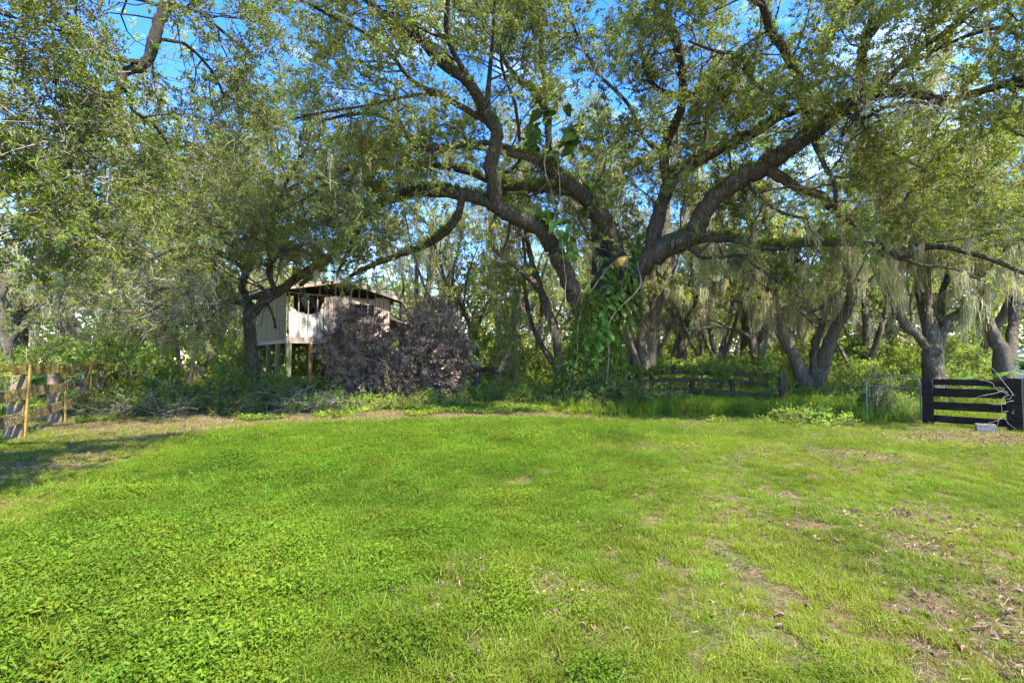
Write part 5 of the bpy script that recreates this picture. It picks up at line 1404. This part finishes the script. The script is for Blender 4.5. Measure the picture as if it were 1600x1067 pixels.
M['roofing'] = plain_mat('roofing', (.10, .11, .10), (.22, .23, .21), 5, .8)
M['mossy_post'] = wood_mat('mossy_post', (0.11, 0.12, 0.06), (0.24, 0.24, 0.13), stain=(0.08, 0.10, 0.04), grain=(7, 7, 1))
sh = thing('stilt_shed', 'abandoned wooden shed on tall stilts with open stud wall and gable roof', 'shed', tuple(H(0, 0, 0)))
W_, Dp = 4.6, 4.4; FZ, TZ, PK = 2.53, 4.36, 5.13
def bx(name, u0, u1, v0, v1, z0, z1, mat, parent=sh, jit=0.0):
    j = rng.normal(0, jit, 3) if jit else (0, 0, 0)
    return sub(name, lambda g: g.box(H((u0 + u1) / 2 + j[0], (v0 + v1) / 2, (z0 + z1) / 2 + j[2]), U3 * (u1 - u0) / 2, V3 * (v1 - v0) / 2, Z3 * (z1 - z0) / 2), mat, parent)
# stilts
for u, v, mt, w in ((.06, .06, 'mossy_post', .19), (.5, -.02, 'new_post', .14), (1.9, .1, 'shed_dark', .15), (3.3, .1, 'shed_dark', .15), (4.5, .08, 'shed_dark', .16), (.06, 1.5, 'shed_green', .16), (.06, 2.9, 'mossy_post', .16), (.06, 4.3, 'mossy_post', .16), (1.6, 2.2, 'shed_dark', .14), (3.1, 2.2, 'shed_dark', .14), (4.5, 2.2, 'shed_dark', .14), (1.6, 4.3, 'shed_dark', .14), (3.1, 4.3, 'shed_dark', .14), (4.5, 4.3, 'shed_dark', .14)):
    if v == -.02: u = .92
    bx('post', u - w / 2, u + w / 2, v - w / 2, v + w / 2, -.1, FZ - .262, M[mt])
# floor
bx('floor_beam', -.03, 1.52, -.045, -.003, FZ - .26, FZ, M['shed_wood']); bx('floor_beam', 1.525, W_, -.045, -.003, FZ - .34, FZ - .07, M['shed_wood'])
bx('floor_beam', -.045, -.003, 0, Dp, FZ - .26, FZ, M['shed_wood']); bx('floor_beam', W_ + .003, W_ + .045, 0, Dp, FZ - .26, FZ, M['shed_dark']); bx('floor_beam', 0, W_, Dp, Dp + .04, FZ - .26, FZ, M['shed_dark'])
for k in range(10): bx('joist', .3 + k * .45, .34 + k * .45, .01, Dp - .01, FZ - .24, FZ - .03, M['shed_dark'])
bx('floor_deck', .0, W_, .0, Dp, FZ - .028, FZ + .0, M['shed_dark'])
# front wall: open studs over torn white sheets at the left
for u in (.045, .43, .82, 1.21): bx('stud', u - .022, u + .022, .003, .09, FZ + .002, TZ - .002, M['shed_wood'])
bx('top_plate', 0, W_, 0, .09, TZ, TZ + .05, M['shed_wood'])
for u0, u1, za, zb in ((.07, .405, 3.82, 3.60), (.455, .795, 3.60, 3.50), (.845, 1.185, 3.50, 3.52), (1.235, 1.47, 3.55, 4.02)):
    g = Geo(); n = 6; top = [za + (zb - za) * i / n + rng.normal(0, .03) for i in range(n + 1)]
    V = []
    for vv in (.03, .045):
        for i in range(n + 1): u = u0 + (u1 - u0) * i / n; V += [H(u, vv, FZ + .003), H(u, vv, top[i])]
    F = []
    for i in range(n):
        a = 2 * i; b = 2 * (n + 1) + a; F += [(a, a + 2, a + 3, a + 1), (b, b + 1, b + 3, b + 2), (a + 1, a + 3, b + 3, b + 1)]
    g.add(np.array(V), np.array(F)); tag(g.obj('torn_sheet', M['white_sheet'], sh), 'white sheet with a ragged torn upper edge' if u0 < .1 else None)
# vertical siding planks on the rest of the front
def front_plank(u, w, z0, z1, m='shed_pink'): bx('plank', u + .009, u + w - .009, -.026 + rng.uniform(0, .012), -.002, z0 + rng.normal(0, .008), z1, M[m])
u = 1.48
while u < W_ - .02:
    w = min(.2, W_ - u); roofz = PK - .22 * abs(u + w / 2 - 2.25) - .16
    if 2.75 < u + w / 2 < 3.85: front_plank(u, w, FZ - .1, 3.55); front_plank(u, w, 4.15, min(roofz, 4.34))
    elif u + w / 2 < 2.6: front_plank(u, w, FZ - .05, TZ + (.0 if u < 2.2 else .1))
    else: front_plank(u, w, FZ - .1, min(roofz, 4.5))
    u += .2
wf = bx('window', 2.74, 3.86, -.03, .0, 3.55, 3.60, M['shed_wood']); bx('window_frame', 2.74, 3.86, -.03, 0, 4.12, 4.17, M['shed_wood'], wf.parent)
for uu in (2.76, 3.2, 3.5, 3.84): bx('mullion', uu - .02, uu + .02, -.028, -.002, 3.602, 4.118, M['shed_wood'])
for uu in (.5, 1.3, 2.0, 2.7, 3.1, 3.5, 3.9, 4.3): bx('gable_stud', uu - .02, uu + .02, .01, .08, TZ + .052, PK - .22 * abs(uu - 2.25) - .1, M['shed_wood'])
# left wall of mossy planks, dark back and right walls
v = 0.0
while v < Dp - .05:
    sub('plank', lambda g: g.box(H(-.056 - rng.uniform(0, .012), v + .11, (FZ - .12 + 4.42) / 2), U3 * .009, V3 * .100, Z3 * ((4.42 - FZ + .12) / 2 - rng.uniform(0, .03))), M['shed_green'], sh); v += .22
u = 0.0
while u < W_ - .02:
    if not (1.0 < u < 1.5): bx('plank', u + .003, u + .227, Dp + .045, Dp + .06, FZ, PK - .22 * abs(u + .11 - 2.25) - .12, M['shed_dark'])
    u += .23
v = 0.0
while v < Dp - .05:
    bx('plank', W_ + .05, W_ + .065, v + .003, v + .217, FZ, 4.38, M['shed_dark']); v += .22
# roof
for sgn in (-1, 1):
    e = 3.0; a = math.atan(.22); sl = U3 * sgn * math.cos(a) - Z3 * math.sin(a); nn = U3 * sgn * math.sin(a) + Z3 * math.cos(a)
    c = H(2.25, Dp / 2, PK) + sl * (e / 2 / math.cos(a)) + nn * .02
    sub('roof', lambda g: g.box(c, sl * (e / 2 / math.cos(a)), V3 * (Dp / 2 + .35), nn * .025), M['roofing'], sh)
    f = H(2.25, -.37, PK) + sl * (e / 2 / math.cos(a)) - nn * .07
    sub('fascia', lambda g: g.box(f, sl * (e / 2 / math.cos(a)), V3 * .02, nn * .075), M['shed_wood'], sh)
    for k in range(7):
        q = H(2.25, .1 + k * .7, PK) + sl * (e / 2 / math.cos(a)) - nn * .075
        sub('rafter', lambda g: g.box(q, sl * (e / 2 / math.cos(a) - .02), V3 * .02, nn * .065), M['shed_dark'], sh)
# low lean-to roof at the right
lt = sub('lean_to_roof', lambda g: g.board(H(W_ + .1, 1.2, 3.52), H(W_ + 2.0, 1.2, 3.1), .05, 2.6, seg=3), M['shed_wood'], sh)
for uu, vv, zz in ((W_ + 1.9, .1, 3.05), (W_ + 1.9, 2.3, 3.05)): bx('lean_to_post', uu - .06, uu + .06, vv - .06, vv + .06, -.1, zz, M['shed_dark'])

# things stored under it
lp = thing('lumber_stack', 'low stack of grey boards under the front of the stilt shed', 'lumber', tuple(H(1.3, .9, 0)))
for r_ in range(6):
    for c_ in range(2):
        bx('plank', .75 + rng.normal(0, .04), 1.95 + rng.normal(0, .05), .8 + c_ * .24, 1.02 + c_ * .24, .02 + r_ * .15, .07 + r_ * .15, M['grey_wood'], lp)
    if r_ < 5:
        for uu in (.9, 1.8): bx('spacer', uu, uu + .06, .8, 1.26, .073 + r_ * .15, .167 + r_ * .15, M['shed_dark'], lp)
ld = thing('wooden_ladder', 'pale wooden ladder standing upright under the stilt shed', 'ladder', tuple(H(2.55, 1.6, 0)))
for uu in (2.35, 2.85): bx('rail', uu - .025, uu + .025, 1.55, 1.63, 0, 2.2, M['grey_wood'], ld)
for k in range(8): bx('rung', 2.377, 2.823, 1.56, 1.62, .2 + k * .26, .26 + k * .26, M['grey_wood'], ld)
pl = thing('wooden_pallet', 'grey pallet leaning against the stilts beside the purple shrub', 'pallet', tuple(H(2.3, -.35, 0)))
for k in range(5):
    sub('slat', lambda g: g.board(H(2.05 + .03 * k, -.62 + .1 * k, .16 + k * .2), H(2.75 + .03 * k, -.5 + .1 * k, .12 + k * .2), .12, .025, seg=2), M['grey_wood'], pl)
for uu in (2.1, 2.68): sub('bearer', lambda g: g.board(H(uu, -.6, .02), H(uu + .13, -.1, 1.06), .05, .07, up=(1, 0, 0), seg=2), M['grey_wood'], pl)
tp = thing('tarp_bundle', 'crumpled black tarp bundle on the ground by the left front stilt', 'tarp', tuple(H(.45, .7, 0)))
def lumpy(c, r, seed, mat, name, parent):
    rr_ = np.random.default_rng(seed); nu, nv = 18, 10; V = []
    for j in range(nv + 1):
        th = math.pi * j / nv
        for i in range(nu):
            ph = 2 * math.pi * i / nu; k = 1 + .22 * math.sin(3 * ph + seed) * math.sin(2 * th) + rr_.normal(0, .06); V.append((c[0] + r[0] * k * math.sin(th) * math.cos(ph), c[1] + r[1] * k * math.sin(th) * math.sin(ph), c[2] + r[2] * k * math.cos(th)))
    F = [(j * nu + i, j * nu + (i + 1) % nu, (j + 1) * nu + (i + 1) % nu, (j + 1) * nu + i) for j in range(nv) for i in range(nu)]
    g = Geo(); g.add(np.array(V), np.array(F)); return g.obj(name, mat, parent, True)
bp = plain_mat('black_plastic', (.010, .011, .016), (.03, .032, .042), 7, .35)
lumpy(H(.45, .7, .32), (.42, .32, .36), 3, bp, 'tarp', tp)
lumpy(H(1.9, .4, .16), (.4, .3, .2), 5, bp, 'tarp', tp)

# ============================================================ BRUSH, LOGS
def brush(name, lab, c, rad, n, hgt, mat='twig', seg=5, cat='brush', thick=.014):
    x, y = c; b = (x, y, float(gh(x, y))); t = thing(name, lab, cat, b); g = Geo()
    for k in range(n):
        p = np.array((x + rng.normal(0, rad * .45), y + rng.normal(0, rad * .3), b[2] + rng.uniform(0.0, hgt * .6))); a = rng.uniform(0, 6.28); d = np.array((math.cos(a), math.sin(a) * .7, rng.normal(.1, .3)))
        L_ = rng.uniform(.4, 1.3) * rad; Q = [p]
        for j in range(seg): d = d + rng.normal(0, .25, 3); d[2] -= .06; d /= np.linalg.norm(d); q = Q[-1] + d * L_ / seg; q[2] = max(q[2], b[2] + .015); Q.append(q)
        r = thick * rng.uniform(.4, 1.4) * (2.2 if k % 12 == 0 else 1); g.tube(Q, np.linspace(r, r * .25, seg + 1), 4)
        for m_ in range(3):
            i = rng.integers(1, seg); d2 = rng.normal(0, 1, 3); d2[2] = abs(d2[2]) * .5; d2 /= np.linalg.norm(d2); e = Q[i] + d2 * L_ * .3; e[2] = max(e[2], b[2] + .01); g.tube([Q[i], (Q[i] + e) / 2 + rng.normal(0, .02, 3), e], [r * .5, r * .35, .002], 3)
    g.obj('branches', M[mat], t, True); return t


brush('brush_pile', 'pile of cut bare branches in the leaf litter in front of the stilt shed', (-6.0, 14.4), 1.1, 70, .7)
brush('brush_pile', 'heap of dead grey branches beside the far end of the left fence', (-10.4, 13.9), 1.4, 60, .5)
brush('brush_pile', 'low scatter of fallen twigs at the foot of the left drooping oak', (-8.3, 15.3), 1.5, 40, .3)
fb = thing('fallen_branch', 'crooked brown fallen branch lying on the litter before the left oak', 'branch', (-9.6, 12.9, 0.03)); g = Geo()
for Q in ([(-10.6, 13.0, .06), (-10.1, 12.9, .22), (-9.6, 12.9, .16), (-9.0, 12.7, .1), (-8.5, 12.8, .05)], [(-9.8, 12.9, .18), (-9.6, 12.6, .34), (-9.3, 12.3, .3)], [(-9.2, 12.75, .12), (-8.9, 13.1, .25), (-8.6, 13.3, .2)]):
    S_ = smooth_path([np.append(q, .028 * (1 - .18 * i)) for i, q in enumerate(np.array(Q))], 3, .3); g.tube(S_[:, :3], S_[:, 3], 6, .1)
g.obj('branch', M['bark_far'], fb, True)
st = thing('bent_log', 'rust brown bent log on a dark stump leg right of the purple shrub', 'log', tuple(at(750, 606, 19.5)))
Q = [np.append(at(px, py, 19.5), r) for px, py, r in ((728, 587, .05), (740, 581, .08), (755, 577, .10), (768, 579, .10), (779, 584, .06))]; S_ = smooth_path(Q, 4, .1); sub('log', lambda g: g.tube(S_[:, :3], S_[:, 3], 8, .12), M['bark_red'], st, True)
Q = [np.append(at(px, py, 19.5), r) for px, py, r in ((752, 579, .10), (751, 590, .10), (744, 600, .12), (738, 610, .15))]; S2_ = smooth_path(Q, 4, .1); sub('stump_leg', lambda g: g.tube(S2_[:, :3], S2_[:, 3], 8, .12), M['shed_dark'], st, True)
# dead twigs caught on the high right limb
g = Geo()
for k in range(70):
    p = at(1410 + rng.normal(0, 28), 140 + rng.normal(0, 18), 12.0 + rng.normal(0, .3)); d = rng.normal(0, .6, 3) + (rng.choice([-.6, .7]), 0, -.25); Q = [p]
    for j in range(6): d = d + rng.normal(0, .3, 3); d /= np.linalg.norm(d); Q.append(Q[-1] + d * .17)
    g.tube(Q, np.linspace(.010, .003, 7), 3)
o = g.obj('dead_twigs', plain_mat('grey_twig', (.26, .23, .19), (.42, .38, .33), 6), oak.root, True); o['kind'] = 'stuff'
# bare grey twigs of the left oak drooping over the fence end
g = Geo()
for k in range(230):
    p = at(rng.uniform(150, 345), rng.uniform(430, 500), rng.uniform(13.2, 15)); d = np.array((rng.normal(-.5, .5), rng.normal(0, .4), rng.normal(-.25, .25))); Q = [p]; L_ = rng.uniform(.5, 1.6)
    for j in range(7):
        d = d + rng.normal(0, .22, 3) + (0, 0, -.05); d /= np.linalg.norm(d); Q.append(Q[-1] + d * L_ / 7)
    r = rng.uniform(.004, .011); g.tube(Q, np.linspace(r, .003, 8), 3)
o = g.obj('bare_twigs', bpy.data.materials['grey_twig'], lo.root, True); o['kind'] = 'stuff'

# ============================================================ PALMETTOS AND SWORD PLANTS
def fan_mesh(name):
    V = []; F = []; c = 0; n = 17
    for i in range(n):
        a = math.radians(-105 + 210 * i / (n - 1)); d = np.array((math.cos(a), math.sin(a), 0)); s = np.array((-d[1], d[0], 0)); L_ = .62 * (1 - .25 * abs(i - n // 2) / (n // 2)) * rng.uniform(.9, 1.1)
        for k, (u, w) in enumerate(((0.02, .004), (.35, .026), (.75, .018), (1, .002))):
            p = d * L_ * u + np.array((0, 0, -.35 * L_ * u ** 2.2)); V += [p - s * w, p, p + s * w]; V[-2] = p + (0, 0, .01)
            if k: o = c + 3 * k; F += [(o - 3, o - 2, o + 1, o), (o - 2, o - 1, o + 2, o + 1)]
        c += 12
    return mesh_np(name, np.array(V), np.array(F), [M['palm_leaf']])


FAN = fan_mesh('fan_frond')
def palmetto(lab, c, n, h, s_):
    x, y = c; b = (x, y, float(gh(x, y))); t = thing('palmetto', lab, 'palmetto', b)
    for k in range(n):
        a = 6.28 * k / n + rng.uniform(-.3, .3); el = rng.uniform(.5, 1.3); L_ = h * rng.uniform(.7, 1); e = np.array((math.cos(a) * math.cos(el), math.sin(a) * math.cos(el), math.sin(el))) * L_
        tip = np.array(b) + e; Q = smooth_path([np.append(np.array(b), .018), np.append(np.array(b) + e * .6 + (0, 0, .06), .012), np.append(tip, .009)], 3); sub('stalk', lambda g: g.tube(Q[:, :3], Q[:, 3], 4), M['palm_leaf'], t, True)
        o = bpy.data.objects.new('frond', FAN); COL.objects.link(o); o.parent = t; o.location = e; o.scale = (s_,) * 3
        o.rotation_euler = (rng.normal(0, .3), -el * .6 + .2, a)
    return t


palmetto('fan leaved palmetto standing behind the left fence at the left edge', (-13.4, 12.9), 10, 1.4, .95)
palmetto('fan leaved palmetto leaning in at the right edge behind the black fence', (15.7, 14.2), 12, 2.1, .9)
def sword(lab, c, n, L_, w, z0=0.0):
    x, y = c; b = (x, y, float(gh(x, y)) + z0); t = thing('sword_plant', lab, 'plant', b); me = None
    V = []; F = []
    for k in range(7):
        u = k / 6; ww = w * (1 - u ** 2.5) + .002; p = np.array((u * L_ * .75, 0, u * L_ * .9 - u ** 2.4 * L_ * .75)); V += [p + (0, -ww, .3 * ww), p, p + (0, ww, .3 * ww)]
        if k: o = 3 * k; F += [(o - 3, o - 2, o + 1, o), (o - 2, o - 1, o + 2, o + 1)]
    me = mesh_np('sword_leaf', np.array(V), np.array(F), [M['palm_leaf']])
    for k in range(n):
        o = bpy.data.objects.new('leaf', me); COL.objects.link(o); o.parent = t; s_ = rng.uniform(.75, 1.1); o.scale = (s_,) * 3; o.rotation_euler = (0, rng.normal(-.25, .3), rng.uniform(0, 6.28))
    return t


sword('spiky plant with arching strap leaves at the far end of the left fence', (-11.6, 15.6), 26, 1.0, .03, .55)
sword('upright spiky plant at the foot of the left front stilt', (-8.9, 18.4), 22, 1.3, .035)

# ============================================================ FAR GREY ROOFED HOUSE
fh = thing('far_house', 'low grey roofed house glimpsed through the trees behind the right fences', 'house', (44, 45, float(gh(44, 45))))
M['far_wall'] = plain_mat('far_wall', (.35, .34, .32), (.5, .49, .46), 2); M['far_roof'] = plain_mat('far_roof', (.20, .20, .20), (.30, .30, .30), 3)
sub('wall', lambda g: g.box((44, 45, 1.0), (2.2, 0, 0), (0, 2.6, 0), (0, 0, 1.1)), M['far_wall'], fh)
g = Geo(); V = np.array([(41.3, 41.8, 2.0), (46.7, 41.8, 2.0), (46.7, 48.2, 2.0), (41.3, 48.2, 2.0), (43.6, 45, 3.25), (44.4, 45, 3.25), (41.3, 41.8, 1.9), (46.7, 41.8, 1.9), (46.7, 48.2, 1.9), (41.3, 48.2, 1.9)])
g.add(V, np.array([(0, 1, 5, 4), (2, 3, 4, 5), (0, 6, 7, 1), (1, 7, 8, 2), (2, 8, 9, 3), (3, 9, 6, 0), (6, 9, 8, 7)])); g.add(V, np.array([(1, 2, 5), (3, 0, 4)])); g.obj('roof', M['far_roof'], fh)
for wx in (42.9, 44.9): sub('window', lambda g: g.box((wx, 42.38, 1.2), (.45, 0, 0), (0, .03, 0), (0, 0, .4)), M['black_board'], fh)
